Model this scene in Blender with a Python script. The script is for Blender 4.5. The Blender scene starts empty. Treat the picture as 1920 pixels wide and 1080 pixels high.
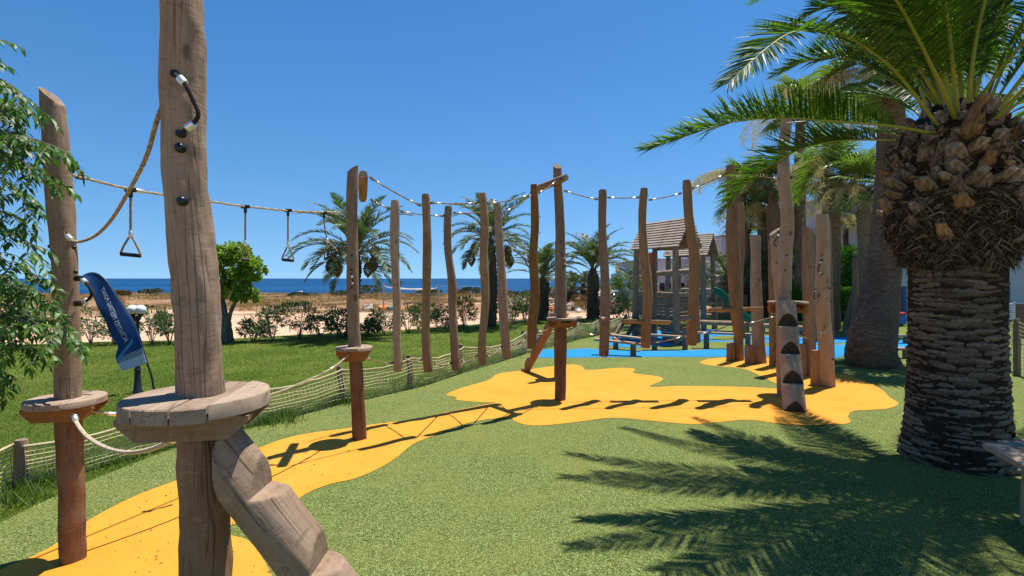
import bpy, math, random
import numpy as np
from mathutils import Vector, Matrix, noise

random.seed(7); rng = np.random.default_rng(7)
S = bpy.context.scene
COL = S.collection
# ------------------------------------------------------------------ camera, sky, sun, exposure
FPX, H = 960.0, 1.6
cam = bpy.data.cameras.new('camera'); camo = bpy.data.objects.new('camera', cam); COL.objects.link(camo)
cam.sensor_width = 36.0; cam.lens = 18.0
cam.shift_y = -18.0/1920.0
cam.clip_start = 0.05; cam.clip_end = 60000
camo.location = (0, 0, H); camo.rotation_euler = (math.radians(90), 0, 0)
S.camera = camo
SUN = Vector((0.21, 0.20, 1.0)).normalized()
w = bpy.data.worlds.new('World'); S.world = w; w.use_nodes = True
nt = w.node_tree; nt.nodes.clear()
wo = nt.nodes.new('ShaderNodeOutputWorld'); bg = nt.nodes.new('ShaderNodeBackground')
sky = nt.nodes.new('ShaderNodeTexSky'); sky.sky_type = 'NISHITA'; sky.sun_disc = False
sky.sun_elevation = math.asin(SUN.z); sky.sun_rotation = math.atan2(SUN.x, SUN.y)
sky.altitude = 800; sky.air_density = 1.0; sky.dust_density = 0.2; sky.ozone_density = 2.2
bg.inputs['Strength'].default_value = 0.093
tcs = nt.nodes.new('ShaderNodeTexCoord'); mp = nt.nodes.new('ShaderNodeMapping'); nrm = nt.nodes.new('ShaderNodeVectorMath'); nrm.operation = 'NORMALIZE'
mp.inputs['Scale'].default_value = (1, 1, 0.72); mp.inputs['Location'].default_value = (0, 0, 0.115)   # clean dry air: no bright band at the horizon
hs = nt.nodes.new('ShaderNodeHueSaturation'); hs.inputs['Saturation'].default_value = 1.32; hs.inputs['Value'].default_value = 1.06
nt.links.new(tcs.outputs['Generated'], mp.inputs[0]); nt.links.new(mp.outputs[0], nrm.inputs[0]); nt.links.new(nrm.outputs[0], sky.inputs[0])
nt.links.new(sky.outputs[0], hs.inputs['Color']); nt.links.new(hs.outputs[0], bg.inputs[0]); nt.links.new(bg.outputs[0], wo.inputs[0])
sl = bpy.data.lights.new('sun', 'SUN'); so = bpy.data.objects.new('sun', sl); COL.objects.link(so)
sl.energy = 5.0; sl.angle = math.radians(0.5); sl.color = (1.0, 0.955, 0.88)
so.rotation_euler = SUN.to_track_quat('Z', 'Y').to_euler(); so.location = SUN*60
S.view_settings.view_transform = 'Standard'; S.view_settings.look = 'None'
S.view_settings.exposure = 0.6; S.view_settings.gamma = 1.0; S.view_settings.use_curve_mapping = False
S.cycles.max_bounces = 6; S.cycles.transparent_max_bounces = 8

# ------------------------------------------------------------------ geometry helpers
def R(px, py, Y): return Vector(((px-960)/FPX*Y, Y, H-(py-522)/FPX*Y))
def G(px, py, z=0.0):
    Y = (H-z)*FPX/(py-522.0)
    return Vector(((px-960)/FPX*Y, Y, z))
def lerp(a, b, t): return a+(b-a)*t
def cr(pts, n):
    """Catmull-Rom through pts, n samples per span"""
    P = [Vector(p) for p in pts]; P = [P[0]*2-P[1]] + P + [P[-1]*2-P[-2]]
    out = []
    for i in range(1, len(P)-2):
        a, b, c, d = P[i-1], P[i], P[i+1], P[i+2]
        for k in range(n):
            t = k/n
            out.append(0.5*((2*b)+(c-a)*t+(2*a-5*b+4*c-d)*t*t+(3*b-a-3*c+d)*t**3))
    out.append(P[-2].copy()); return out
def closed_cr(pts, n):
    P = [Vector((p[0], p[1], 0)) for p in pts]; m = len(P); out = []
    for i in range(m):
        a, b, c, d = P[i-1], P[i], P[(i+1) % m], P[(i+2) % m]
        for k in range(n):
            t = k/n
            out.append(0.5*((2*b)+(c-a)*t+(2*a-5*b+4*c-d)*t*t+(3*b-a-3*c+d)*t**3))
    return out
def resample(path, step):
    out = [path[0].copy()]; acc = 0
    for i in range(1, len(path)):
        a, b = path[i-1], path[i]; L = (b-a).length
        if L < 1e-9: continue
        n = max(1, int(round(L/step)))
        for k in range(1, n+1): out.append(a.lerp(b, k/n))
    return out

class MB:
    """collects verts/faces with a grain vector and a 'tint' value per vertex, builds ONE mesh"""
    def __init__(s): s.v = []; s.f = []; s.m = []; s.g = []; s.p = []
    def add(s, vs, fs, mi=0, g=None, p=0.0):
        o = len(s.v); s.v += [tuple(v) for v in vs]
        s.f += [tuple(i+o for i in f) for f in fs]
        s.m += ([mi]*len(fs) if isinstance(mi, int) else list(mi))
        s.g += ([tuple(x) for x in g] if g is not None else [tuple(v) for v in vs])
        s.p += ([p]*len(vs) if not hasattr(p, '__len__') else list(p))
    def box(s, c, sx, sy, sz, rot=None, mi=0, bev=0.0, long='x', p=0.0):
        """box centred on c; small chamfer when bev>0"""
        c = Vector(c); hx, hy, hz = sx/2, sy/2, sz/2
        sd = random.random()*20
        if bev <= 0:
            vs = [Vector((x*hx, y*hy, z*hz)) for z in (-1, 1) for y in (-1, 1) for x in (-1, 1)]
            fs = [(0,2,3,1),(4,5,7,6),(0,1,5,4),(2,6,7,3),(0,4,6,2),(1,3,7,5)]
        else:
            vs = []
            for z in (-1, 1):
                for y in (-1, 1):
                    for x in (-1, 1):
                        vs += [Vector((x*(hx-bev), y*(hy-bev), z*hz)), Vector((x*(hx-bev), y*hy, z*(hz-bev))), Vector((x*hx, y*(hy-bev), z*(hz-bev)))]
            def I(x, y, z, k): return ((z*2+y)*2+x)*3+k
            fs = [(I(0,0,0,0),I(0,1,0,0),I(1,1,0,0),I(1,0,0,0)),(I(0,0,1,0),I(1,0,1,0),I(1,1,1,0),I(0,1,1,0)),
                  (I(0,0,0,1),I(1,0,0,1),I(1,0,1,1),I(0,0,1,1)),(I(0,1,0,1),I(0,1,1,1),I(1,1,1,1),I(1,1,0,1)),
                  (I(0,0,0,2),I(0,0,1,2),I(0,1,1,2),I(0,1,0,2)),(I(1,0,0,2),I(1,1,0,2),I(1,1,1,2),I(1,0,1,2))]
            for z in (0, 1):
                for y in (0, 1):
                    fs.append((I(0,y,z,0),I(1,y,z,0),I(1,y,z,1),I(0,y,z,1)))
                for x in (0, 1): fs.append((I(x,0,z,0),I(x,1,z,0),I(x,1,z,2),I(x,0,z,2)))
            for y in (0, 1):
                for x in (0, 1): fs.append((I(x,y,0,1),I(x,y,1,1),I(x,y,1,2),I(x,y,0,2)))
            for z in (0, 1):
                for y in (0, 1):
                    for x in (0, 1): fs.append((I(x,y,z,0),I(x,y,z,1),I(x,y,z,2)))
        if long == 'x': gg = [(v.y+sd, v.z, v.x+sd) for v in vs]
        elif long == 'y': gg = [(v.x+sd, v.z, v.y+sd) for v in vs]
        else: gg = [(v.x+sd, v.y, v.z+sd) for v in vs]
        if rot is not None: vs = [rot @ v for v in vs]
        s.add([v+c for v in vs], fs, mi, gg, p)
    def tube(s, path, rad, seg=8, mi=0, capmi=None, jit=0.0, cap=True, seed=0.0, p=0.0, jf=2.2, twist=0.0, knots=None):
        n = len(path); path = [Vector(q) for q in path]
        if not hasattr(rad, '__len__'): rad = [rad]*n
        if capmi is None: capmi = mi
        T = [(path[min(i+1, n-1)]-path[max(i-1, 0)]).normalized() for i in range(n)]
        ref = Vector((1, 0, 0)) if abs(T[0].x) < 0.8 else Vector((0, 1, 0))
        N = (ref-T[0]*ref.dot(T[0])).normalized()
        vs = []; gs = []; ps = []; L = 0
        for i in range(n):
            if i: L += (path[i]-path[i-1]).length; N = (N-T[i]*N.dot(T[i])).normalized()
            B = T[i].cross(N)
            for k in range(seg):
                a = 2*math.pi*k/seg+twist*L; ca, sa = math.cos(a), math.sin(a); r = rad[i]
                if jit:
                    q = Vector((ca*0.9+seed, sa*0.9-seed, L*jf))
                    q2 = Vector((ca*2.2+seed, sa*2.2, L*jf*3.5))
                    r *= 1+jit*noise.noise(q)+0.4*jit*noise.noise(q2)
                if knots:
                    for (kl, ka, kr, kh) in knots:
                        d2 = ((L-kl)/kr)**2+((math.atan2(math.sin(a-ka), math.cos(a-ka))*r)/kr)**2
                        if d2 < 6: r += kh*math.exp(-d2)
                vs.append(path[i]+(N*ca+B*sa)*r); gs.append((ca*rad[i]+seed, sa*rad[i], L+seed))
                ps.append(p(L) if callable(p) else p)
        fs = [(i*seg+k, i*seg+(k+1) % seg, (i+1)*seg+(k+1) % seg, (i+1)*seg+k) for i in range(n-1) for k in range(seg)]
        ms = [mi]*len(fs)
        s.add(vs, fs, ms, gs, ps)
        if cap:
            for (i, rev) in ((0, True), (n-1, False)):
                ring = vs[i*seg:(i+1)*seg]; c = sum(ring, Vector())/seg
                fs2 = [((k+1) % seg, k, seg) if rev else (k, (k+1) % seg, seg) for k in range(seg)]
                gg = [(math.cos(2*math.pi*k/seg)*rad[i], math.sin(2*math.pi*k/seg)*rad[i], 0) for k in range(seg)]+[(0, 0, 0)]
                s.add(ring+[c], fs2, capmi, gg, 0.0)
    def build(s, name, mats, parent=None, origin=None, smooth=True, kind=None):
        o0 = wloc(parent) if parent is not None else (Vector(origin) if origin is not None else Vector())
        me = bpy.data.meshes.new(name)
        va = np.array(s.v, dtype=np.float64).reshape(-1, 3)-np.array(o0)
        me.from_pydata(va.tolist(), [], s.f)
        mats = mats if isinstance(mats, (list, tuple)) else [mats]
        for m in mats: me.materials.append(m)
        me.polygons.foreach_set('material_index', s.m)
        if smooth: me.polygons.foreach_set('use_smooth', [True]*len(s.f))
        a = me.attributes.new('gr', 'FLOAT_VECTOR', 'POINT'); a.data.foreach_set('vector', np.array(s.g, dtype=np.float32).ravel())
        a = me.attributes.new('tint', 'FLOAT', 'POINT'); a.data.foreach_set('value', np.array(s.p, dtype=np.float32))
        me.update()
        if smooth and smooth != 'full': 
            try: me.set_sharp_from_angle(angle=math.radians(40))
            except Exception: pass
        return link(name, me, parent, o0 if parent is None else (0, 0, 0), kind)
def wloc(o):
    v = Vector(); 
    while o is not None: v += o.location; o = o.parent
    return v
def link(name, me, parent=None, loc=(0, 0, 0), kind=None):
    o = bpy.data.objects.new(name, me); COL.objects.link(o); o.location = loc
    if parent is not None: o.parent = parent
    if kind: o['kind'] = kind
    return o
def thing(name, label, cat, loc=(0, 0, 0), group=None, rz=0.0):
    o = bpy.data.objects.new(name, None); COL.objects.link(o); o.location = loc; o.rotation_euler[2] = rz
    o.empty_display_size = 0.1
    return tag(o, label, cat, group)
def tag(o, label, cat, group=None):
    o['label'] = label; o['category'] = cat
    if group: o['group'] = group
    return o
def npmesh(name, V, F, mats, fm=None, tint=None, smooth=False):
    """fast mesh from numpy arrays; F is (n,3) or (n,4)"""
    me = bpy.data.meshes.new(name); k = F.shape[1]
    me.vertices.add(len(V)); me.vertices.foreach_set('co', V.astype(np.float32).ravel())
    me.loops.add(F.size); me.loops.foreach_set('vertex_index', F.astype(np.int32).ravel())
    me.polygons.add(len(F)); me.polygons.foreach_set('loop_start', np.arange(0, F.size, k, dtype=np.int32))
    try: me.polygons.foreach_set('loop_total', np.full(len(F), k, dtype=np.int32))
    except Exception: pass
    for m in (mats if isinstance(mats, (list, tuple)) else [mats]): me.materials.append(m)
    if fm is not None: me.polygons.foreach_set('material_index', fm.astype(np.int32))
    me.polygons.foreach_set('use_smooth', np.full(len(F), smooth))
    if tint is not None:
        a = me.attributes.new('tint', 'FLOAT', 'POINT'); a.data.foreach_set('value', tint.astype(np.float32))
    me.update(calc_edges=True); return me
def copy_tree(root, loc, rz=None, scale=None, label=None, group=None):
    r = root.copy(); COL.objects.link(r); r.location = loc
    if rz is not None: r.rotation_euler[2] = rz
    if scale is not None: r.scale = (scale,)*3
    if label: r['label'] = label
    if group: r['group'] = group
    for ch in list(root.children):
        c = ch.copy(); COL.objects.link(c); c.parent = r
        for g in list(ch.children):
            d = g.copy(); COL.objects.link(d); d.parent = c
    return r

# ------------------------------------------------------------------ materials
class NB:
    def __init__(s, name, rough=0.8, spec=0.3):
        s.m = bpy.data.materials.new(name); s.m.use_nodes = True; s.t = s.m.node_tree; s.t.nodes.clear()
        s.o = s.n('ShaderNodeOutputMaterial'); s.b = s.n('ShaderNodeBsdfPrincipled')
        s.l(s.b.outputs[0], s.o.inputs[0]); s.b.inputs['Roughness'].default_value = rough
        s.b.inputs['Specular IOR Level'].default_value = spec
    def n(s, t, **k):
        x = s.t.nodes.new(t)
        for a, b in k.items(): setattr(x, a, b)
        return x
    def l(s, a, b): s.t.links.new(a, b)
    def attr(s, name): return s.n('ShaderNodeAttribute', attribute_name=name)
    def mapping(s, vec, scale, loc=(0, 0, 0)):
        x = s.n('ShaderNodeMapping'); s.l(vec, x.inputs[0]); x.inputs['Scale'].default_value = scale; x.inputs['Location'].default_value = loc; return x.outputs[0]
    def noise(s, vec, scale, det=3, rough=0.5, dist=0.0):
        x = s.n('ShaderNodeTexNoise'); s.l(vec, x.inputs['Vector']); x.inputs['Scale'].default_value = scale
        x.inputs['Detail'].default_value = det; x.inputs['Roughness'].default_value = rough; x.inputs['Distortion'].default_value = dist
        return x.outputs[0]
    def vor(s, vec, scale, feat='F1', out=0):
        x = s.n('ShaderNodeTexVoronoi'); x.feature = feat; s.l(vec, x.inputs['Vector']); x.inputs['Scale'].default_value = scale
        return x.outputs[out]
    def ramp(s, fac, stops, interp='LINEAR'):
        x = s.n('ShaderNodeValToRGB'); s.l(fac, x.inputs[0]); cr_ = x.color_ramp; cr_.interpolation = interp
        while len(cr_.elements) < len(stops): cr_.elements.new(0.5)
        for e, (p, c) in zip(cr_.elements, stops):
            e.position = p; e.color = (c, c, c, 1) if isinstance(c, (int, float)) else (*c, 1)
        return x.outputs[0]
    def mix(s, fac, a, b, mode='MIX'):
        x = s.n('ShaderNodeMix', data_type='RGBA', blend_type=mode)
        if isinstance(fac, (int, float)): x.inputs[0].default_value = fac
        else: s.l(fac, x.inputs[0])
        for v, i in ((a, 6), (b, 7)):
            if isinstance(v, tuple): x.inputs[i].default_value = (*v, 1)
            else: s.l(v, x.inputs[i])
        return x.outputs[2]
    def math(s, op, a, b=None, clamp=False):
        x = s.n('ShaderNodeMath', operation=op); x.use_clamp = clamp
        for v, i in ((a, 0), (b, 1)):
            if v is None: continue
            if isinstance(v, (int, float)): x.inputs[i].default_value = v
            else: s.l(v, x.inputs[i])
        return x.outputs[0]
    def bump(s, h, strength=0.5, dist=0.01, prev=None):
        x = s.n('ShaderNodeBump'); s.l(h, x.inputs['Height']); x.inputs['Strength'].default_value = strength; x.inputs['Distance'].default_value = dist
        if prev is not None: s.l(prev, x.inputs['Normal'])
        return x.outputs[0]
    def color(s, c):
        if isinstance(c, tuple): s.b.inputs['Base Color'].default_value = (*c, 1)
        else: s.l(c, s.b.inputs['Base Color'])
    def normal(s, c): s.l(c, s.b.inputs['Normal'])
    def geo(s): return s.n('ShaderNodeNewGeometry').outputs['Position']
    def rnd(s): return s.n('ShaderNodeObjectInfo').outputs['Random']
    def bright(s, col, fac):
        """multiply colour by scalar socket"""
        c = s.n('ShaderNodeCombineColor'); 
        for i in range(3): s.l(fac, c.inputs[i])
        return s.mix(1.0, col, c.outputs[0], 'MULTIPLY')

def simple(name, c, rough=0.6, metal=0.0, spec=0.4):
    n = NB(name, rough, spec); n.color(c); n.b.inputs['Metallic'].default_value = metal; return n.m
def wood(name, light, mid, dark, sheltered=None, bumpd=0.006, weather=0.5, grainscale=1.0):
    n = NB(name, 0.85, 0.15); g = n.attr('gr').outputs['Vector']
    fine = n.noise(n.mapping(g, (95*grainscale, 95*grainscale, 4.5)), 1.0, 4, 0.65, 0.3)
    broad = n.noise(n.mapping(g, (11, 11, 4.0)), 1.0, 5, 0.62, 0.9)
    blot = n.noise(n.mapping(g, (4, 4, 3.0)), 1.0, 3, 0.55)
    col = n.ramp(broad, [(0.3, mid), (0.5, tuple(lerp(a, b, .5) for a, b in zip(mid, light))), (0.68, light)])
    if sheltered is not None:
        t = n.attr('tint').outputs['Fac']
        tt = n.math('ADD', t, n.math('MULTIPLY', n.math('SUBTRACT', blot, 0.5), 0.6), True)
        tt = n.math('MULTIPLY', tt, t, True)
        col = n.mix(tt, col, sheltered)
    col = n.mix(n.ramp(fine, [(0.32, 0.42), (0.5, 0.0)]), col, dark)
    chis = n.noise(n.mapping(g, (16, 16, 38), (4, 4, 4)), 1.0, 3, 0.6, 1.2)
    col = n.mix(n.ramp(chis, [(0.6, 0.0), (0.68, 0.3)]), col, tuple(min(1, c*1.3) for c in light))
    col = n.mix(n.ramp(chis, [(0.34, 0.4), (0.42, 0.0)]), col, dark)
    col = n.mix(n.math('MULTIPLY', n.ramp(blot, [(0.55, 0.0), (0.75, 1.0)]), weather*0.6), col, tuple(min(1, c*1.25) for c in (light[0], light[1], light[2]*1.1)))
    ck = n.noise(n.mapping(g, (26, 26, 0.9), (3, 1, 7)), 1.0, 2, 0.5, 0.6)
    crack = n.ramp(ck, [(0.485, 0.0), (0.5, 1.0), (0.515, 0.0)])
    zone = n.ramp(n.noise(n.mapping(g, (6, 6, 1.2), (9, 2, 4)), 1.0, 2), [(0.49, 0.0), (0.57, 1.0)])
    crack = n.math('MULTIPLY', crack, zone)
    col = n.mix(n.math('MULTIPLY', crack, 0.6), col, tuple(c*0.22 for c in dark))
    r = n.math('ADD', n.math('MULTIPLY', n.rnd(), 0.3), 0.86)
    col = n.bright(col, r)
    kn = n.vor(n.mapping(g, (5, 5, 3.2), (1.7, 0.3, 2.2)), 1.0, 'F1')
    col = n.mix(n.ramp(kn, [(0.05, 0.85), (0.085, 0.5), (0.1, 0.75), (0.14, 0.0)]), col, tuple(c*0.55 for c in dark))
    adz = n.vor(n.mapping(g, (13, 13, 7)), 1.0, 'SMOOTH_F1')
    col = n.mix(n.ramp(adz, [(0.25, 0.0), (0.75, 0.22)]), col, light)
    n.color(col)
    hh = n.math('SUBTRACT', n.math('ADD', n.math('ADD', n.math('MULTIPLY', fine, 0.3), n.math('MULTIPLY', chis, 0.5)), n.math('MULTIPLY', broad, 0.5)), n.math('MULTIPLY', crack, 0.8))
    n.normal(n.bump(hh, 0.6, bumpd, n.bump(adz, 0.5, bumpd*2.2))); return n.m
WOOD_GREY = wood('weathered_log', (0.317, 0.222, 0.151), (0.218, 0.143, 0.090), (0.099, 0.059, 0.035), (0.165, 0.073, 0.029))
WOOD_PALE = wood('pale_log', (0.448, 0.331, 0.238), (0.336, 0.234, 0.155), (0.160, 0.101, 0.063), (0.240, 0.130, 0.066))
WOOD_TAN = wood('tan_log', (0.344, 0.216, 0.119), (0.248, 0.144, 0.073), (0.112, 0.060, 0.030), (0.256, 0.108, 0.033), weather=0.25)
WOOD_ORANGE = wood('orange_log', (0.336, 0.169, 0.066), (0.240, 0.112, 0.036), (0.104, 0.043, 0.017), (0.256, 0.101, 0.023), weather=0.1)
WOOD_BOARD = wood('weathered_board', (0.368, 0.274, 0.198), (0.264, 0.187, 0.132), (0.120, 0.079, 0.053), (0.192, 0.072, 0.023), 0.003, 0.5, 1.5)
WOOD_DARK = wood('dark_board', (0.23, 0.168, 0.12), (0.145, 0.104, 0.074), (0.06, 0.042, 0.03), None, 0.003)
WOOD_SLAT = wood('roof_slat', (0.6, 0.5, 0.41), (0.42, 0.33, 0.26), (0.14, 0.105, 0.08), None, 0.003)
def endgrain(name, a, b):
    n = NB(name, 0.9, 0.1); g = n.attr('gr').outputs['Vector']
    sep = n.n('ShaderNodeSeparateXYZ'); n.l(g, sep.inputs[0])
    r = n.math('SQRT', n.math('ADD', n.math('POWER', sep.outputs[0], 2.0), n.math('POWER', sep.outputs[1], 2.0)))
    wob = n.noise(g, 14, 2)
    q = n.math('SINE', n.math('MULTIPLY', n.math('ADD', r, n.math('MULTIPLY', wob, 0.02)), 900))
    c = n.mix(n.ramp(q, [(0.2, 0.0), (0.8, 1.0)]), a, b)
    c = n.mix(n.ramp(n.noise(g, 30, 3), [(0.45, 0.0), (0.7, 0.6)]), c, tuple(x*0.4 for x in a))
    n.color(c); n.normal(n.bump(q, 0.3, 0.002)); return n.m
END = endgrain('end_grain', (0.2, 0.14, 0.095), (0.33, 0.25, 0.18))
CUT_SHADE = endgrain('shaded_cut_face', (0.06, 0.04, 0.026), (0.12, 0.083, 0.055))  # shade on the right step log's risers, put into the colour
ENDO = endgrain('end_grain_orange', (0.2, 0.1, 0.045), (0.4, 0.22, 0.1))

def rope_mat(name, c, d):
    n = NB(name, 0.85, 0.2); g = n.attr('gr').outputs['Vector']
    f = n.noise(n.mapping(g, (200, 200, 60)), 1.0, 2)
    n.color(n.mix(n.ramp(f, [(0.35, 0.0), (0.65, 1.0)]), d, c)); n.normal(n.bump(f, 0.4, 0.001)); return n.m
ROPE = rope_mat('hemp_rope', (0.42, 0.32, 0.2), (0.19, 0.13, 0.075))
ROPE_W = rope_mat('pale_rope', (0.6, 0.5, 0.36), (0.36, 0.28, 0.18))
NET = rope_mat('net_cord', (0.55, 0.48, 0.3), (0.36, 0.3, 0.17))
ROPE_B = rope_mat('black_rope', (0.035, 0.034, 0.033), (0.012, 0.012, 0.012))
STEEL = simple('brushed_steel', (0.62, 0.62, 0.62), 0.32, 1.0)
ALU = simple('aluminium_ferrule', (0.75, 0.75, 0.74), 0.38, 0.7)
BLACKP = simple('black_plastic', (0.012, 0.012, 0.013), 0.3)
BLACKM = simple('black_metal', (0.015, 0.016, 0.017), 0.45)
WHITEG = simple('white_globe', (0.82, 0.82, 0.8), 0.25)

def turf_mat():
    n = NB('artificial_turf', 1.0, 0.04); p = n.geo()
    a = n.noise(p, 150, 2, 0.8); b = n.noise(p, 62, 3, 0.8); c = n.noise(p, 1.3, 4, 0.6)
    col = n.ramp(a, [(0.32, (0.012, 0.022, 0.005)), (0.45, (0.088, 0.128, 0.028)), (0.56, (0.2, 0.245, 0.066)), (0.68, (0.55, 0.58, 0.27))])
    col = n.mix(n.ramp(b, [(0.4, 0.8), (0.52, 0.0)]), col, (0.03, 0.05, 0.008))
    col = n.mix(n.ramp(c, [(0.4, 0.0), (0.68, 0.5)]), col, (0.2, 0.2, 0.055))
    gl = n.vor(p, 60, 'F1'); gm = n.ramp(gl, [(0.09, 1.0), (0.17, 0.0)])
    col = n.mix(n.math('MULTIPLY', gm, 0.75), col, (0.78, 0.78, 0.42))
    n.color(col); h = n.math('ADD', n.math('MULTIPLY', a, 0.6), b)
    n.normal(n.bump(h, 0.9, 0.012)); return n.m
def rubber_mat(name, c, d, spk):
    n = NB(name, 0.8, 0.25); p = n.geo()
    a = n.noise(p, 190, 2, 0.6); b = n.noise(p, 2.2, 4, 0.6); e = n.noise(p, 9, 5, 0.7)
    col = n.mix(n.ramp(a, [(0.35, 0.0), (0.65, 1.0)]), d, c)
    col = n.mix(n.ramp(b, [(0.42, 0.0), (0.68, 0.75)]), col, d)
    col = n.mix(n.ramp(e, [(0.54, 0.0), (0.74, 0.42)]), col, spk)
    dust = n.noise(p, 0.8, 5, 0.7)
    col = n.mix(n.ramp(dust, [(0.5, 0.0), (0.72, 0.2)]), col, tuple(min(1, q*1.05+.06) for q in c))
    v = n.vor(p, 7.0, 'F1'); msk_ = n.ramp(n.noise(p, 1.7, 3), [(0.52, 0.0), (0.62, 0.7)]); col = n.mix(n.math('MULTIPLY', n.ramp(v, [(0.015, 1.0), (0.045, 0.0)]), msk_), col, tuple(x*0.2 for x in spk))
    n.color(col); n.normal(n.bump(a, 0.5, 0.003)); return n.m
TURF = turf_mat()
YEL = rubber_mat('yellow_rubber', (0.67, 0.3, 0.028), (0.55, 0.22, 0.012), (0.36, 0.17, 0.045))
BLU = rubber_mat('blue_rubber', (0.003, 0.21, 0.5), (0.002, 0.17, 0.43), (0.02, 0.2, 0.45))
def lawn_mat():
    n = NB('lawn_soil', 0.9, 0.1); p = n.geo()
    col = n.ramp(n.noise(p, 0.7, 5, 0.65), [(0.35, (0.06, 0.1, 0.012)), (0.52, (0.1, 0.15, 0.02)), (0.68, (0.18, 0.21, 0.04))])
    col = n.mix(n.ramp(n.noise(p, 40, 3, 0.7), [(0.35, 0.7), (0.6, 0.0)]), col, (0.022, 0.055, 0.008))
    n.color(col); n.normal(n.bump(n.noise(p, 45, 3), 0.8, 0.03)); return n.m
LAWN = lawn_mat()
def leafmat(name, a, b, trans=0.35, rough=0.5, useg=False, spec=0.4, pale=None):
    """a..b by per-vertex tint; thin-leaf translucency"""
    n = NB(name, rough, spec); t = n.attr('tint').outputs['Fac']
    col = n.mix(t, a, b)
    if pale is not None:
        p = n.geo(); col = n.mix(n.ramp(n.noise(p, 0.9, 3), [(0.42, 0.0), (0.62, 0.8)]), col, pale)
    n.color(col)
    tr = n.n('ShaderNodeBsdfTranslucent'); mx = n.n('ShaderNodeMixShader'); mx.inputs[0].default_value = trans
    n.l(n.mix(1.0, col, (0.95, 1.35, 0.4), 'MULTIPLY'), tr.inputs[0])
    n.l(n.b.outputs[0], mx.inputs[1]); n.l(tr.outputs[0], mx.inputs[2]); n.l(mx.outputs[0], n.o.inputs[0]); return n.m
GRASS = leafmat('grass_blades', (0.085, 0.125, 0.014), (0.24, 0.285, 0.045), 0.25, 0.7, spec=0.15, pale=(0.29, 0.29, 0.07))
GRASS_L = leafmat('long_grass', (0.045, 0.09, 0.012), (0.15, 0.22, 0.035), 0.3, 0.6)
DRY = leafmat('dry_grass', (0.2, 0.125, 0.06), (0.42, 0.28, 0.14), 0.2, 0.9, spec=0.1)
OLEA = leafmat('oleander_leaves', (0.04, 0.075, 0.02), (0.14, 0.19, 0.07), 0.25, 0.45)
OLEA2 = leafmat('silvery_leaves', (0.05, 0.09, 0.03), (0.22, 0.28, 0.15), 0.25, 0.5)
LIME = leafmat('bright_leaves', (0.09, 0.16, 0.012), (0.36, 0.46, 0.045), 0.35, 0.45)
MELIA = leafmat('glossy_leaflets', (0.022, 0.065, 0.01), (0.1, 0.2, 0.025), 0.3, 0.45, spec=0.3)
HEDGE = leafmat('hedge_leaves', (0.035, 0.1, 0.015), (0.1, 0.22, 0.025), 0.3, 0.5)
SCRUB = leafmat('scrub_leaves', (0.035, 0.05, 0.022), (0.1, 0.11, 0.05), 0.15, 0.7)
SCRUB_B = leafmat('brown_scrub', (0.12, 0.065, 0.035), (0.32, 0.19, 0.1), 0.15, 0.9, spec=0.1)
PALM = leafmat('palm_leaflets', (0.03, 0.075, 0.01), (0.15, 0.225, 0.03), 0.5, 0.45, spec=0.35)
PALM_F = leafmat('date_palm_leaflets', (0.045, 0.07, 0.028), (0.15, 0.185, 0.08), 0.25, 0.45, spec=0.35)
FAN = leafmat('fan_leaves', (0.05, 0.085, 0.02), (0.19, 0.24, 0.06), 0.35, 0.45)
FANDRY = leafmat('dry_flower_stalks', (0.4, 0.27, 0.14), (0.75, 0.56, 0.33), 0.25, 0.8, spec=0.1)
RACHIS = simple('palm_rachis', (0.26, 0.28, 0.035), 0.5)
RACHIS_F = simple('date_palm_rachis', (0.12, 0.14, 0.06), 0.5)
FLOW = simple('pink_flowers', (0.55, 0.06, 0.1), 0.6)
DATE = leafmat('date_fruit', (0.1, 0.08, 0.02), (0.5, 0.24, 0.04), 0.05, 0.45)
def bark(name, a, b, c, sc=(14, 14, 40), bd=0.02):
    n = NB(name, 0.95, 0.08); g = n.attr('gr').outputs['Vector']
    x = n.noise(n.mapping(g, sc), 1.0, 5, 0.7, 0.5); y = n.noise(n.mapping(g, (3, 3, 3)), 1.0, 3)
    col = n.ramp(x, [(0.32, c), (0.5, a), (0.7, b)])
    col = n.mix(n.ramp(y, [(0.4, 0.0), (0.7, 0.5)]), col, tuple(q*0.6 for q in a))
    t = n.attr('tint').outputs['Fac']; col = n.mix(t, col, b)
    n.color(n.bright(col, n.math('ADD', n.math('MULTIPLY', n.rnd(), 0.7), 0.62)))
    n.normal(n.bump(x, 0.8, bd)); return n.m
BARK_P = bark('palm_scar', (0.135, 0.093, 0.062), (0.34, 0.26, 0.19), (0.03, 0.018, 0.011), (38, 38, 150), 0.008)
BARK_CORE = bark('palm_core', (0.05, 0.033, 0.022), (0.09, 0.06, 0.04), (0.018, 0.012, 0.008))
BARK_W = bark('fan_palm_bark', (0.21, 0.14, 0.09), (0.35, 0.25, 0.17), (0.08, 0.05, 0.03), (9, 9, 45), 0.02)
BARK_D = bark('date_palm_bark', (0.1, 0.075, 0.055), (0.2, 0.155, 0.11), (0.03, 0.02, 0.014), (20, 20, 30), 0.02)
BARK_T = bark('tree_bark', (0.18, 0.145, 0.11), (0.33, 0.28, 0.21), (0.05, 0.035, 0.025), (18, 18, 5), 0.01)
BOOT = bark('petiole_boot', (0.19, 0.135, 0.095), (0.42, 0.33, 0.25), (0.06, 0.036, 0.02), (40, 40, 14), 0.006)
BOOT_O = bark('petiole_boot_orange', (0.27, 0.15, 0.07), (0.42, 0.27, 0.13), (0.1, 0.05, 0.02), (40, 40, 14), 0.006)
FIBRE = leafmat('dry_fibres', (0.028, 0.019, 0.012), (0.26, 0.19, 0.12), 0.05, 0.9, spec=0.1)
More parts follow.
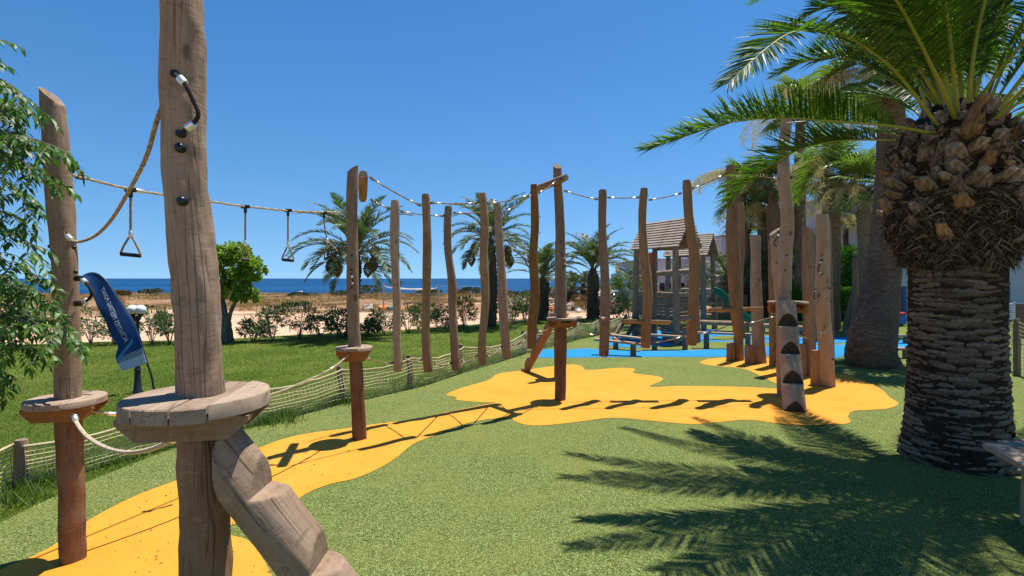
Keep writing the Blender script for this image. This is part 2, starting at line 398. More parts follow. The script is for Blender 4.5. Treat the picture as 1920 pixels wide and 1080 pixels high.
def stone_mat(name, a, b):
    n = NB(name, 0.9, 0.15); p = n.geo(); x = n.noise(p, 6, 5, 0.65)
    n.color(n.bright(n.ramp(x, [(0.35, a), (0.65, b)]), n.math('ADD', n.math('MULTIPLY', n.rnd(), 0.5), 0.7))); n.normal(n.bump(x, 0.7, 0.03)); return n.m
STONE = stone_mat('pale_stone', (0.3, 0.24, 0.18), (0.6, 0.52, 0.42))
STONE_R = stone_mat('red_earth_lump', (0.32, 0.12, 0.05), (0.5, 0.24, 0.11))
def plaster(name, c, s=0.06):
    n = NB(name, 0.9, 0.2); p = n.geo(); x = n.noise(p, 1.5, 5, 0.6)
    n.color(n.mix(n.ramp(x, [(0.35, 0.0), (0.7, 1.0)]), tuple(v*(1-s*3) for v in c), c)); n.normal(n.bump(n.noise(p, 40, 3), 0.3, 0.003)); return n.m
PL_W = plaster('white_plaster', (0.66, 0.62, 0.63)); PL_G = plaster('grey_plaster', (0.42, 0.42, 0.46)); PL_R = plaster('red_plaster', (0.5, 0.09, 0.04))
PL_B = plaster('beige_plaster', (0.5, 0.42, 0.36))
def glass_mat():
    n = NB('window_glass', 0.08, 0.6); n.color((0.02, 0.03, 0.04)); return n.m
GLASS = glass_mat()
GREENP = simple('green_plastic', (0.005, 0.12, 0.055), 0.28)
BLUEP = simple('blue_paint', (0.02, 0.09, 0.22), 0.5)
CARP = simple('silver_car_paint', (0.45, 0.41, 0.37), 0.3, 0.5)
RUB = simple('tyre_rubber', (0.02, 0.02, 0.02), 0.8)
ORNG = simple('orange_plastic', (0.75, 0.22, 0.02), 0.4)
def asphalt_mat():
    n = NB('asphalt', 0.9, 0.2); p = n.geo(); n.color(n.ramp(n.noise(p, 30, 4), [(0.3, (0.16, 0.15, 0.145)), (0.7, (0.23, 0.22, 0.21))])); return n.m
ASPH = asphalt_mat()
def ground_mat():
    n = NB('dry_ground', 0.95, 0.05); p = n.geo()
    a = n.noise(n.mapping(p, (0.09, 0.16, 1)), 1.0, 6, 0.65, 0.6); b = n.noise(p, 3.0, 6, 0.75); c = n.noise(p, 0.45, 5, 0.7)
    sand = n.ramp(b, [(0.3, (0.45, 0.27, 0.165)), (0.6, (0.62, 0.42, 0.28))])
    scr = n.ramp(b, [(0.35, (0.13, 0.078, 0.045)), (0.55, (0.3, 0.18, 0.1)), (0.7, (0.42, 0.27, 0.155))])
    sep = n.n('ShaderNodeSeparateXYZ'); n.l(p, sep.inputs[0])
    ymask = n.ramp(n.math('DIVIDE', sep.outputs[1], 60.0), [(0.27, 0.0), (0.45, 0.30), (0.66, 0.42), (0.9, 0.5)])
    f = n.math('ADD', n.math('ADD', a, n.math('MULTIPLY', c, 0.35)), ymask)
    f = n.ramp(n.math('MULTIPLY', f, 0.7), [(0.58, 0.0), (0.68, 1.0)])
    col = n.mix(f, sand, scr)
    col = n.mix(n.ramp(n.noise(p, 0.3, 4), [(0.55, 0.0), (0.7, 0.5)]), col, (0.42, 0.22, 0.11))
    n.color(col); n.normal(n.bump(b, 0.8, 0.08)); return n.m
GROUND = ground_mat()
def sea_mat():
    n = NB('sea_water', 0.5, 0.1); p = n.geo()
    a = n.noise(n.mapping(p, (0.05, 0.25, 1)), 1.0, 6, 0.7); b = n.noise(n.mapping(p, (0.004, 0.02, 1)), 1.0, 4, 0.6)
    col = n.mix(n.ramp(b, [(0.38, 0.0), (0.62, 1.0)]), (0.0005, 0.032, 0.105), (0.003, 0.07, 0.185))
    foam = n.ramp(a, [(0.68, 0.0), (0.78, 0.5)])
    n.color(n.mix(foam, col, (0.3, 0.42, 0.52))); n.normal(n.bump(a, 1.0, 2.0)); return n.m
SEA = sea_mat()

# ------------------------------------------------------------------ setting: ground, sea, lawn, turf, rubber
def tri_sheet(name, pts, z, mat_, step=None):
    import bmesh
    bm = bmesh.new(); vs = [bm.verts.new((p[0], p[1], z)) for p in pts]
    f = bm.faces.new(vs); 
    if f.normal.z < 0 or sum((pts[i-1][0]*p[1]-p[0]*pts[i-1][1]) for i, p in enumerate(pts)) < 0: bmesh.ops.reverse_faces(bm, faces=[f])
    bmesh.ops.triangulate(bm, faces=bm.faces[:], ngon_method='EAR_CLIP')
    me = bpy.data.meshes.new(name); bm.to_mesh(me); bm.free(); me.materials.append(mat_)
    return link(name, me, None, (0, 0, 0), 'structure')
def inpoly(X, Y, poly):
    P = np.array([(p[0], p[1]) for p in poly]); ins = np.zeros(len(X), bool); j = len(P)-1
    for i in range(len(P)):
        xi, yi = P[i]; xj, yj = P[j]
        c = ((yi > Y) != (yj > Y)) & (X < (xj-xi)*(Y-yi)/(yj-yi+1e-12)+xi); ins ^= c; j = i
    return ins
def coast(x):
    base = 55+2.0*noise.noise(Vector((x*0.06, 3, 0)))+1.2*noise.noise(Vector((x*0.25, 8, 0)))
    if x > 7: base += min(60, (x-7)*5)
    return base
def gh(x, y):
    m = max(0.0, min(1.0, (y-22)/8.0))*max(0.0, min(1.0, (6-x)/5.0))
    return m*(0.22*noise.noise(Vector((x*0.12, y*0.2, 1)))+0.10*noise.noise(Vector((x*0.6, y*0.7, 4)))-0.05)-0.01*(1-m)*0
xs = np.unique(np.concatenate([np.linspace(-320, -80, 25), np.linspace(-80, 60, 281), np.linspace(60, 320, 25)]))
ts = np.concatenate([np.linspace(-60, 12, 5), np.linspace(16, 55, 90)])/55.0
V = []
for t in ts:
    for x in xs:
        y = t*coast(x) if t > 0 else t*55
        V.append((x, y, gh(x, y)))
for (dy, z) in ((0.6, -1.2), (2.0, -4.5)):
    for x in xs: V.append((x, coast(x)+dy+0.5*noise.noise(Vector((x, z, 0))), z))
nx = len(xs); ny = len(ts)+2
Fq = [(j*nx+i, j*nx+i+1, (j+1)*nx+i+1, (j+1)*nx+i) for j in range(ny-1) for i in range(nx-1)]
link('ground', npmesh('ground', np.array(V), np.array(Fq), GROUND, smooth=True), None, (0, 0, 0), 'structure')
me = npmesh('sea', np.array([(-40000, 40, -3.0), (40000, 40, -3.0), (40000, 50000, -3.0), (-40000, 50000, -3.0)]), np.array([(0, 1, 2, 3)]), SEA)
link('sea', me, None, (0, 0, 0), 'structure')
wk = [(-43+25*k/12, 293+1.5*math.sin(k*1.3)) for k in range(13)]
V = np.array([(x, y-0.9-0.5*math.sin(k*2.1), -2.98) for k, (x, y) in enumerate(wk)]+[(x, y+0.9, -2.98) for x, y in wk])
link('boat_wake', npmesh('boat_wake', V, np.array([(k, k+1, 14+k, 13+k) for k in range(12)]), simple('foam', (0.55, 0.62, 0.68), 0.9)), None, (0, 0, 0), 'structure')
# far lawn edge (pixel points on the ground), then turf edge along the net fence
lawn_far = [(-900, 668), (-300, 656), (0, 648), (200, 641), (400, 637), (560, 628), (700, 622), (860, 611), (960, 603), (1100, 597), (1190, 597), (1300, 592), (1450, 588), (1700, 586), (2000, 586), (2600, 590)]
LP = [G(*p) for p in lawn_far]
lawn_poly = [(p.x, p.y) for p in cr(LP, 4)] + [(22, 10), (22, 2), (6, -2), (-12, -2), (-14, 2)]
tri_sheet('lawn', lawn_poly, 0.004, LAWN)
turf_edge = [(-400, 1180), (0, 982), (165, 905), (330, 842), (500, 797), (640, 757), (760, 730), (860, 701), (975, 665), (1060, 642), (1120, 630), (1165, 620), (1300, 610), (1450, 610), (1600, 616), (1720, 614), (2000, 618), (2400, 640)]
TE = [G(*p) for p in turf_edge]
turf_poly = [(p.x, p.y) for p in cr(TE, 5)] + [(18, 6), (14, -3), (-6, -3)]
tri_sheet('artificial_turf', turf_poly, 0.008, TURF)
yel_px = [(-60, 1100), (0, 1072), (60, 1047), (110, 1020), (167, 978), (253, 933), (337, 901), (420, 866), (491, 840), (526, 827), (576, 815), (652, 805), (690, 799), (778, 787), (841, 774), (900, 762), (930, 756), (903, 756), (856, 751), (857, 746), (837, 741), (872, 727), (916, 714), (934, 702), (970, 697), (1061, 685), (1090, 687), (1101, 695), (1160, 691), (1191, 693), (1188, 701), (1234, 707), (1242, 714), (1218, 727), (1278, 725), (1395, 727), (1455, 730), (1468, 725), (1448, 717), (1428, 707), (1391, 692), (1330, 686), (1313, 680), (1338, 673), (1400, 671), (1470, 675), (1530, 690), (1570, 701), (1603, 709), (1648, 728), (1668, 747), (1685, 758), (1662, 768), (1603, 772), (1590, 782), (1588, 796), (1489, 799), (1407, 789), (1350, 793), (1293, 797), (1204, 789), (1147, 785), (1081, 793), (1024, 799), (990, 799), (966, 792), (954, 785), (900, 790), (847, 804), (825, 815), (778, 833), (746, 858), (715, 878), (668, 899), (620, 910), (581, 925), (548, 945), (500, 966), (440, 986), (402, 996), (437, 1008), (469, 1020), (509, 1082), (540, 1200), (400, 1400), (0, 1500), (-250, 1300)]
YP = [G(*p) for p in yel_px]
yel_poly = [(p.x, p.y) for p in closed_cr(YP, 4)]
tri_sheet('yellow_path', yel_poly, 0.012, YEL)
blue1 = [(1005, 671), (1010, 662), (1020, 656), (1060, 657), (1095, 654), (1140, 657), (1220, 659), (1310, 657), (1360, 654), (1444, 651), (1530, 649), (1598, 647), (1602, 655), (1580, 668), (1566, 672), (1500, 669), (1440, 667), (1398, 669), (1320, 670), (1250, 670), (1100, 671)]
blue2 = [(1118, 640), (1135, 633), (1170, 628), (1250, 620), (1330, 618), (1382, 627), (1440, 631), (1524, 634), (1603, 632), (1640, 634), (1720, 640), (1718, 652), (1660, 650), (1600, 643), (1524, 646), (1440, 643), (1330, 641), (1304, 642), (1272, 646), (1238, 650), (1195, 652), (1150, 650)]
tri_sheet('blue_path', [(p.x, p.y) for p in closed_cr([G(*q) for q in blue1], 4)], 0.012, BLU)
tri_sheet('blue_patch', [(p.x, p.y) for p in closed_cr([G(*q) for q in blue2], 4)], 0.012, BLU)
grn = [(1330, 634), (1360, 630), (1420, 633), (1440, 637), (1400, 640), (1350, 639)]
tri_sheet('turf_island', [(p.x, p.y) for p in closed_cr([G(*q) for q in grn], 4)], 0.016, TURF)
asp = [G(1050, 562), G(1110, 558), G(1200, 556), G(1450, 556), G(1450, 572), G(1200, 566), G(1100, 570)]
tri_sheet('car_park', [(p.x, p.y) for p in asp], 0.006, ASPH)

# ---- grass blades
def blades(n, xy, h0, h1, w0, tintf=None, lean=0.5, zb=0.004):
    X, Y = xy[:, 0], xy[:, 1]; n = len(X); a = rng.uniform(0, 2*np.pi, n)
    hh = rng.uniform(h0, h1, n); ww = w0*rng.uniform(0.7, 1.3, n)
    lx = rng.normal(0, lean, n)*hh; ly = rng.normal(0, lean, n)*hh
    V = np.zeros((n, 3, 3)); V[:, 0] = np.stack([X-np.cos(a)*ww, Y-np.sin(a)*ww, np.full(n, zb)], 1)
    V[:, 1] = np.stack([X+np.cos(a)*ww, Y+np.sin(a)*ww, np.full(n, zb)], 1)
    V[:, 2] = np.stack([X+lx, Y+ly, zb+hh], 1)
    t = np.repeat(rng.uniform(0, 1, n), 3); return V.reshape(-1, 3), np.arange(3*n).reshape(-1, 3), t
lawn_no_turf = None
def scatter_lawn(N):
    u = rng.uniform(0, 1, N*4); Y = 3.0*(24/3.0)**(u**0.9); px = rng.uniform(-120, 2050, N*4); X = (px-960)/FPX*Y
    ok = inpoly(X, Y, lawn_poly) & ~inpoly(X, Y, turf_poly)
    X, Y = X[ok][:N], Y[ok][:N]; return np.stack([X, Y], 1)
xy = scatter_lawn(260000)
d = xy[:, 1]
Vb, Fb, tb = blades(0, xy, 0.012, 0.03, 0.0035)
sc = np.repeat(np.clip(d/7, 0.7, 2.4), 3); cen = np.repeat(xy, 3, 0); Vb[:, 0] = cen[:, 0]+(Vb[:, 0]-cen[:, 0])*sc; Vb[:, 1] = cen[:, 1]+(Vb[:, 1]-cen[:, 1])*sc
link('lawn_grass', npmesh('lawn_grass', Vb, Fb, GRASS, tint=tb), None, (0, 0, 0), 'stuff')
tag(bpy.data.objects['lawn_grass'], 'short green mown grass covering the lawn beyond the net fence', 'grass')
# dry grass and scrub over the coastal ground
N = 26000
Y = 24+31*rng.uniform(0, 1, N)**0.8; X = rng.uniform(-1.05, 0.3, N)*Y
msk = np.array([noise.noise(Vector((x*0.09, y*0.16, 0)))+0.35*noise.noise(Vector((x*.5, y*.5, 3))) for x, y in zip(X, Y)])+np.clip((Y-30)/70, -0.05, 0.3) > 0.02
X, Y = X[msk], Y[msk]
Z = np.array([gh(x, y) for x, y in zip(X, Y)])
k = 5; XY = np.repeat(np.stack([X, Y], 1), k, 0)+rng.normal(0, 0.12, (len(X)*k, 2))
Vb, Fb, tb = blades(0, XY, 0.06, 0.24, 0.02, lean=0.6, zb=0.0); Vb[:, 2] += np.repeat(np.repeat(Z, k), 3)-0.02
link('dry_grass', npmesh('dry_grass', Vb, Fb, DRY, tint=tb), None, (0, 0, 0), 'stuff')
tag(bpy.data.objects['dry_grass'], 'dry brown grass scattered over the sandy coastal ground', 'grass')
# longer grass along the fence foot
fence_px = [(-150, 1010), (40, 915), (400, 815), (640, 756), (768, 729), (862, 699), (982, 663), (1008, 656), (1080, 637), (1117, 629), (1157, 620), (1240, 610)]
FP = [G(*p) for p in fence_px]
pts = []
fl = resample(FP, 0.03)
for q in fl:
    dens = (1.3 if q.y < 5.0 else 4.2)+(2 if q.y < 5.0 else 7)*max(0, noise.noise(Vector((q.x*1.1, q.y*1.1, 2)))+0.25)*2
    for _ in range(int(dens)):
        pts.append((q.x+random.gauss(-0.02, 0.09), q.y+random.gauss(0.03, 0.08)-.02))
Vb, Fb, tb = blades(0, np.array(pts), 0.03, 0.12, 0.004, lean=0.5)
V1 = [Vb]; T1 = [tb]
for (px, py, n_) in ((75, 905, 420), (30, 940, 200), (215, 870, 120), (1040, 640, 200), (640, 755, 500), (520, 790, 600)):
    c = G(px, py); a = rng.normal(0, 0.11, (n_, 2))+np.array([c.x, c.y]); v_, f_, t_ = blades(0, a, 0.04, 0.15, 0.005, lean=0.55); V1.append(v_); T1.append(t_)
Va = np.concatenate(V1)
link('fence_grass', npmesh('fence_grass', Va, np.arange(len(Va)).reshape(-1, 3), GRASS_L, tint=np.concatenate(T1)), None, (0, 0, 0), 'stuff')
tag(bpy.data.objects['fence_grass'], 'long unmown grass growing through the foot of the net fence', 'grass')
# ------------------------------------------------------------------ ropes course: builders
def platform(root, c, rad, th, ang, mats, nseam=3, beams=True, bh=0.07, hang=0.75, under=WOOD_ORANGE):
    """round deck of planks: each plank a strip of the circle, on two crossing bevelled beams; c = centre of the top"""
    ca, sa = math.cos(ang), math.sin(ang)
    cuts = [-rad]+[rad*(-1+2*(i+1)/(nseam+1))+random.uniform(-.01, .01) for i in range(nseam)]+[rad]
    for i in range(len(cuts)-1):
        a, b = cuts[i]+0.0025*(i > 0), cuts[i+1]-0.0025*(i < nseam)
        outl = []
        m = 18
        xr = lambda y: math.sqrt(max(0.0, rad*rad-y*y))
        ys = [lerp(a, b, k/m) for k in range(m+1)]
        pos = [(xr(y)*(1+0.004*noise.noise(Vector((y*30, i, 0)))), y) for y in ys]; neg = [(-xr(y), y) for y in reversed(ys)]
        outl = pos+neg; dz = random.uniform(-0.004, 0.003)
        q = []
        for (x, y) in outl:
            if not q or (abs(q[-1][0]-x)+abs(q[-1][1]-y)) > 1e-4: q.append((x, y))
        if abs(q[0][0]-q[-1][0])+abs(q[0][1]-q[-1][1]) < 1e-4: q.pop()
        cx_ = sum(x for x, y in q)/len(q); cy_ = sum(y for x, y in q)/len(q); be = 0.004
        ins = [(x+(cx_-x)*be/max(0.02, math.hypot(cx_-x, cy_-y)), y+(cy_-y)*be/max(0.02, math.hypot(cx_-x, cy_-y))) for x, y in q]
        n = len(q); W = lambda x, y, z: (c[0]+x*ca-y*sa, c[1]+x*sa+y*ca, c[2]+z+dz)
        vs = [W(x, y, 0) for x, y in ins]+[W(x, y, -be) for x, y in q]+[W(x, y, -th) for x, y in q]
        g0 = [(y+i*3.1, 0, x+i*1.7) for x, y in ins]+[(y+i*3.1, .004, x+i*1.7) for x, y in q]+[(y+i*3.1, th, x+i*1.7) for x, y in q]
        fs = [tuple(range(n)), tuple(reversed(range(2*n, 3*n)))]
        for k in range(n):
            j = (k+1) % n; fs += [(n+k, n+j, j, k), (2*n+k, 2*n+j, n+j, n+k)]
        mb = MB(); mb.add(vs, fs, 0, g0); mb.build('plank', mats, root)
    if beams == 'wide':
        hw = .022; bo = rad*.42
        for (off, L, a2, hg) in ((-bo, math.sqrt(rad*rad-bo*bo)*.985, ang+math.pi/2, .68), (bo, math.sqrt(rad*rad-bo*bo)*.985, ang+math.pi/2, .68), (-rad*.45, bo-hw-.001, ang, 1.0), (rad*.45, bo-hw-.001, ang, 1.0)):
            c2, s2 = math.cos(a2), math.sin(a2); z1 = -th-.0045; z0 = z1-bh; vs, gs = [], []
            for (x, z) in ((-L, z1), (-L, z1-bh*.22), (-L*hg, z0), (L*hg, z0), (L, z1-bh*.22), (L, z1)):
                for sgn in (-1, 1):
                    y = off+sgn*hw; vs.append((c[0]+x*c2-y*s2, c[1]+x*s2+y*c2, c[2]+z)); gs.append((sgn*hw+off*9, z, x+off*7))
            mb = MB(); mb.add(vs, [(0, 2, 4, 6, 8, 10), (11, 9, 7, 5, 3, 1)]+[(2*k, 2*k+1, (2*k+3) % 12, (2*k+2) % 12) for k in range(6)], 0, gs, .6); mb.build('support_beam', [under], root, smooth=False)
    elif beams:
        for off, lv in ((-0.3*rad*2*0.5-0.035, 0), (0.3*rad+0.035, 0), (-0.3*rad-0.035, 1), (0.3*rad+0.035, 1)):
            L = rad*(0.93 if rad < .2 else .84); z1 = -th-lv*bh*0.5+(-.0006); z0 = z1-bh
            a2 = ang+(math.pi/2 if lv == 0 else 0.0)
            c2, s2 = math.cos(a2), math.sin(a2); hw = 0.024*rad/0.24
            # trapezoid: long at the top, short below
            vs, gs = [], []
            ch = 0.012
            for (x, z) in ((-L, z1), (-L, z1-bh*0.3), (-L*hang, z0), (L*hang, z0), (L, z1-bh*0.3), (L, z1)):
                for sgn in (-1, 1):
                    y = off+sgn*hw; vs.append((c[0]+x*c2-y*s2, c[1]+x*s2+y*c2, c[2]+z)); gs.append((sgn*hw+off*9, z, x+off*7))
            fs = [(0, 2, 4, 6, 8, 10), (11, 9, 7, 5, 3, 1)]+[(2*k, 2*k+1, (2*k+3) % 12, (2*k+2) % 12) for k in range(6)]
            mb = MB(); mb.add(vs, fs, 0, gs, 0.55 if lv == 0 else 0.75); mb.build('support_beam', [under], root, smooth=False)
def clip_top(mb, n0, axis_pt, normal):
    nrm = Vector(normal).normalized()
    for i in range(n0, len(mb.v)):
        v = Vector(mb.v[i]); d = (v-axis_pt).dot(nrm)
        if d > 0: v.z -= d/nrm.z; mb.v[i] = tuple(v)
def log(root, name, pts, rads, mats, seg=24, step=0.05, jit=0.09, seed=0, slant=None, tint=0.0, knots=None, origin=None, jf=2.2, capb=1):
    path = resample(cr(pts, 6), step); n = len(path); 
    cum = [0]; 
    for i in range(1, n): cum.append(cum[-1]+(path[i]-path[i-1]).length)
    L = cum[-1]; rr = []
    for c_ in cum:
        t = c_/L*(len(rads)-1); i = min(int(t), len(rads)-2); r = lerp(rads[i], rads[i+1], t-i)
        e = min(c_, L-c_); r *= 1-0.12*max(0, 1-e/0.012)
        rr.append(r)
    mb = MB(); mb.tube(path, rr, seg, 0, capb, jit, True, seed, tint, jf, 0.0, knots)
    if slant is not None: clip_top(mb, 0, slant[0], slant[1])
    return mb.build(name, mats, root, origin=origin)
def bolt(root, p, nrm, r=0.014, name='bolt_cap'):
    nrm = Vector(nrm).normalized(); p = Vector(p); mb = MB()
    mb.tube([p-nrm*0.01, p+nrm*0.006, p+nrm*0.011, p+nrm*0.0135], [r, r, r*0.8, r*0.35], 14, 0); mb.build(name, BLACKP, root)
def ferrule(root, p, d, r=0.009, l=0.035, name='ferrule', mat_=None):
    d = Vector(d).normalized(); p = Vector(p); mb = MB()
    mb.tube([p-d*l/2, p-d*l*0.42, p+d*l*0.42, p+d*l/2], [r*0.8, r, r, r*0.8], 12, 0); return mb.build(name, mat_ or ALU, root)
def grab_handle(root, pts, r=0.008, f1=0.14, f2=0.86, nrm=(0, -1, 0)):
    """short black rope loop with two silver sleeves between two bolts"""
    path = resample(cr(pts, 8), 0.006); mb = MB()
    for s_ in range(3): mb.tube([path[i]+off for i, off in helix_off(path, r*0.5, s_, 0.03)], r*0.56, 6, 0)
    g = mb.build('grab_rope', ROPE_B, root)
    n = len(path); nrm = Vector(nrm).normalized()
    for f in (f1, f2):
        i = int(f*n); d = path[min(i+2, n-1)]-path[max(i-2, 0)]; ferrule(g, path[i], d, r*1.75, r*4.2)
    for q in (path[0], path[-1]):
        mb = MB(); mb.tube([q-nrm*0.025, q+nrm*0.004, q+nrm*0.008], [r*1.9, r*1.9, r*1.2], 12, 0); mb.build('eye_bolt', BLACKP, g)
def helix_off(path, r, k, pitch, strands=3):
    out = []; L = 0; N = None
    n = len(path)
    for i in range(n):
        T = (path[min(i+1, n-1)]-path[max(i-1, 0)]).normalized()
        if N is None:
            ref = Vector((0, 0, 1)) if abs(T.z) < 0.8 else Vector((1, 0, 0)); N = (ref-T*ref.dot(T)).normalized()
        else: N = (N-T*N.dot(T)).normalized()
        if i: L += (path[i]-path[i-1]).length
        a = 2*math.pi*(L/pitch+k/strands); out.append((i, (N*math.cos(a)+T.cross(N)*math.sin(a))*r))
    return out
def rope_mb(path, r, pitch=0.05, fine=True):
    mb = MB()
    if fine:
        path = resample(path, pitch/7)
        for k in range(3): mb.tube([path[i]+o for i, o in helix_off(path, r*0.5, k, pitch)], r*0.56, 5, 0)
    else: mb.tube(path, r, 6, 0)
    return mb
def sag(a, b, s, n=14):
    a, b = Vector(a), Vector(b); return [a.lerp(b, k/n)+Vector((0, 0, -4*s*(k/n)*(1-k/n))) for k in range(n+1)]
def rope_thing(label, group, a, b, s=0.02, r=0.007, mat_=None, ends=(0.12, 0.12), fine=True, cat='rope', path=None, pitch=0.045, fer=0.009):
    a, b = Vector(a), Vector(b)
    path = path or sag(a, b, s); t = thing('rope', label, cat, path[0], group)
    rope_mb(path, r, pitch, fine).build('cord', mat_ or ROPE, t)
    p = resample(path, 0.02); n = len(p)
    for e, idx in ((ends[0], lambda i: i), (ends[1], lambda i: n-1-i)):
        if e > 0:
            i = min(n//3, int(e/0.02)); q = p[idx(i)]; d = p[idx(min(i+1, n-1))]-q; ferrule(t, q, d, fer, 0.05)
            # end loop (thimble) and shackle
            mb = MB(); q0 = p[idx(0)]; dd = (p[idx(min(n-1, 3))]-q0).normalized(); sd = dd.cross(Vector((0, 0, 1))).normalized()
            ring = [q0+dd*(0.03+0.028*math.cos(a_))+Vector((0, 0, 1))*0.012*math.sin(a_) for a_ in [2*math.pi*k/10 for k in range(11)]]
            mb.tube(ring, 0.0035, 6, 0, cap=False); mb.build('shackle', BLACKM, t)
    return t

# ------------------------------------------------------------------ net fence
nf = thing('net_fence', 'low cream rope net fence on short wooden posts between turf and lawn', 'fence', FP[1])
tops = []
for i, (px, py) in enumerate(fence_px):
    b = G(px, py); hgt = 0.47*(1+random.uniform(-.05, .05)); lean = Vector((random.uniform(-.03, .03), random.uniform(-.02, .02), 0))
    if i == 1: hgt = 0.37
    tp = b+Vector((0, 0, hgt))+lean
    log(nf, 'post', [b-Vector((0, 0, 0.06)), b+Vector((0, 0, hgt*0.5)), tp], [0.046, 0.045, 0.042], [WOOD_GREY, END], 16, 0.05, 0.08, i*3.3)
    tops.append((b, tp-Vector((0, 0, 0.05))))
for i in range(len(tops)-1):
    (b0, t0), (b1, t1) = tops[i], tops[i+1]; L = (b1-b0).length; side = Vector((0, 0, 1)).cross((b1-b0).normalized())
    near = -side if side.y > 0 else side   # towards the turf
    nu = max(8, int(L/0.052)); nv = 9; sg = 0.075*min(2.0, L/1.6)
    def NP(u, v, j=1):
        top = t0.lerp(t1, u)+Vector((0, 0, -4*sg*u*(1-u))); bot = b0.lerp(b1, u)+Vector((0, 0, 0.03+0.02*noise.noise(Vector((u*L*2+i, 1, 0)))))
        q = bot.lerp(top, v); bul = math.sin(math.pi*u)*0.03+0.045*math.sin(math.pi*v)*(0.5+noise.noise(Vector((u*L*1.3, v*1.5, i))))
        w_ = 0.012*noise.noise(Vector((u*L*6, v*5, i*3))); q = q+near*(0.055+bul)+Vector((0, 0, w_+0.012*noise.noise(Vector((u*L*4, v*3, i+9)))))
        return q
    mb = MB()
    for a in range(nv+1):
        mb.tube([NP(k/nu, a/nv) for k in range(nu+1)], 0.0046, 4, 0, cap=False)
    for k in range(nu+1):
        mb.tube([NP(k/nu, a/nv) for a in range(nv+1)], 0.0046, 4, 0, cap=False)
    mb.build('net', NET, nf)
    mb = MB(); mb.tube([t0]+[NP(k/20, 1)+Vector((0, 0, 0.006)) for k in range(21)]+[t1], 0.0115, 7, 0); mb.build('top_rope', NET, nf)

# ------------------------------------------------------------------ platform posts
def shelter(zp): return lambda L: 0.0
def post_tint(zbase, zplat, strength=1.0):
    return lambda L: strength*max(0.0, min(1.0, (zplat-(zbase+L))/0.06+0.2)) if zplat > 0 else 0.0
# left post
Yl = 2.9
LS = 0.77
lp = thing('platform_post', 'leftmost tall log post with round wooden platform and slanted top, behind leafy branches', 'climbing post', G(137, 1052), 'log posts carrying round platforms')
lb = G(137, 1052)
log(lp, 'log', [lb-Vector((0, 0, .05)), R(134, 900, Yl), R(128, 740, Yl), R(126, 600, Yl), R(118, 440, Yl), R(108, 300, Yl), R(99, 200, Yl), R(94, 150, Yl)],
    [v_*LS for v_ in (0.083, 0.08, 0.077, 0.076, 0.078, 0.08, 0.077, 0.066)], [WOOD_GREY, END], 40, 0.025, 0.16, 1.3, (R(92, 176, Yl), (0.62, 0, 0.7)), post_tint(-.05, 0.93), jf=3.0)
platform(lp, Vector((R(124, 745, Yl).x, Yl, 0.925)), 0.185, 0.034, 1.85, [WOOD_BOARD], 2, beams='wide', bh=.075)
for (px, py) in ((143, 464), (146, 510)): bolt(lp, R(px-4, py, Yl-.04), (0.7, -0.7, 0), .011)
bolt(lp, R(95, 462, Yl), (-1, -.2, 0), .011); bolt(lp, R(99, 510, Yl), (-1, -.2, 0), .011)
grab_handle(lp, [R(150, 522, Yl-.02), R(158, 528, Yl-.06), R(168, 540, Yl-.07), R(172, 552, Yl-.07), R(164, 563, Yl-.06), R(150, 569, Yl-.02)], 0.0085, 0.26, 0.78, (1, 0, 0))
# foreground post
Yf = 1.63
fp = thing('platform_post', 'large foreground log post with round plank platform and black grab rope', 'climbing post', (R(386, 1080, Yf).x, Yf, 0), 'log posts carrying round platforms')
fx = lambda px, Y=Yf: (px-960)/FPX*Y
path = [Vector((fx(388), Yf, -.06)), Vector((fx(388), Yf, .35)), R(386, 1080, Yf), R(384, 900, Yf), R(378, 760, Yf), R(372, 640, Yf), R(366, 540, Yf), R(356, 420, Yf), R(346, 300, Yf), R(342, 150, Yf), R(341, 0, Yf), R(342, -140, Yf), R(345, -260, Yf)]
log(fp, 'log', path, [v_*.875 for v_ in (0.083, 0.083, 0.083, 0.0795, 0.0775, 0.0765, 0.075, 0.073, 0.073, 0.0715, 0.07, 0.068, 0.065)], [WOOD_GREY, END], 72, 0.011, 0.17, 5.1, (R(345, -245, Yf), (-.4, 0, .7)), post_tint(-.06, 1.2, 0.75),
    [(1.60, -2.2, 0.03, 0.006), (2.2, -1.2, 0.04, 0.007)], jf=4.0)
platform(fp, Vector((fx(372), Yf, 1.234)), 0.207, 0.045, 1.72, [WOOD_BOARD], 3, beams='wide', bh=0.07, under=WOOD_GREY)
grab_handle(fp, [R(327, 138, Yf-.055), R(336, 146, Yf-.08), R(348, 160, Yf-.088), R(362, 188, Yf-.083), R(372, 214, Yf-.08), R(362, 232, Yf-.083), R(348, 242, Yf-.08), R(338, 250, Yf-.055)], 0.0068, 0.22, 0.77)
for (px, py) in ((337, 277), (341, 377)): bolt(fp, R(px, py, Yf-.064), (-.1, -1, 0), 0.0145)
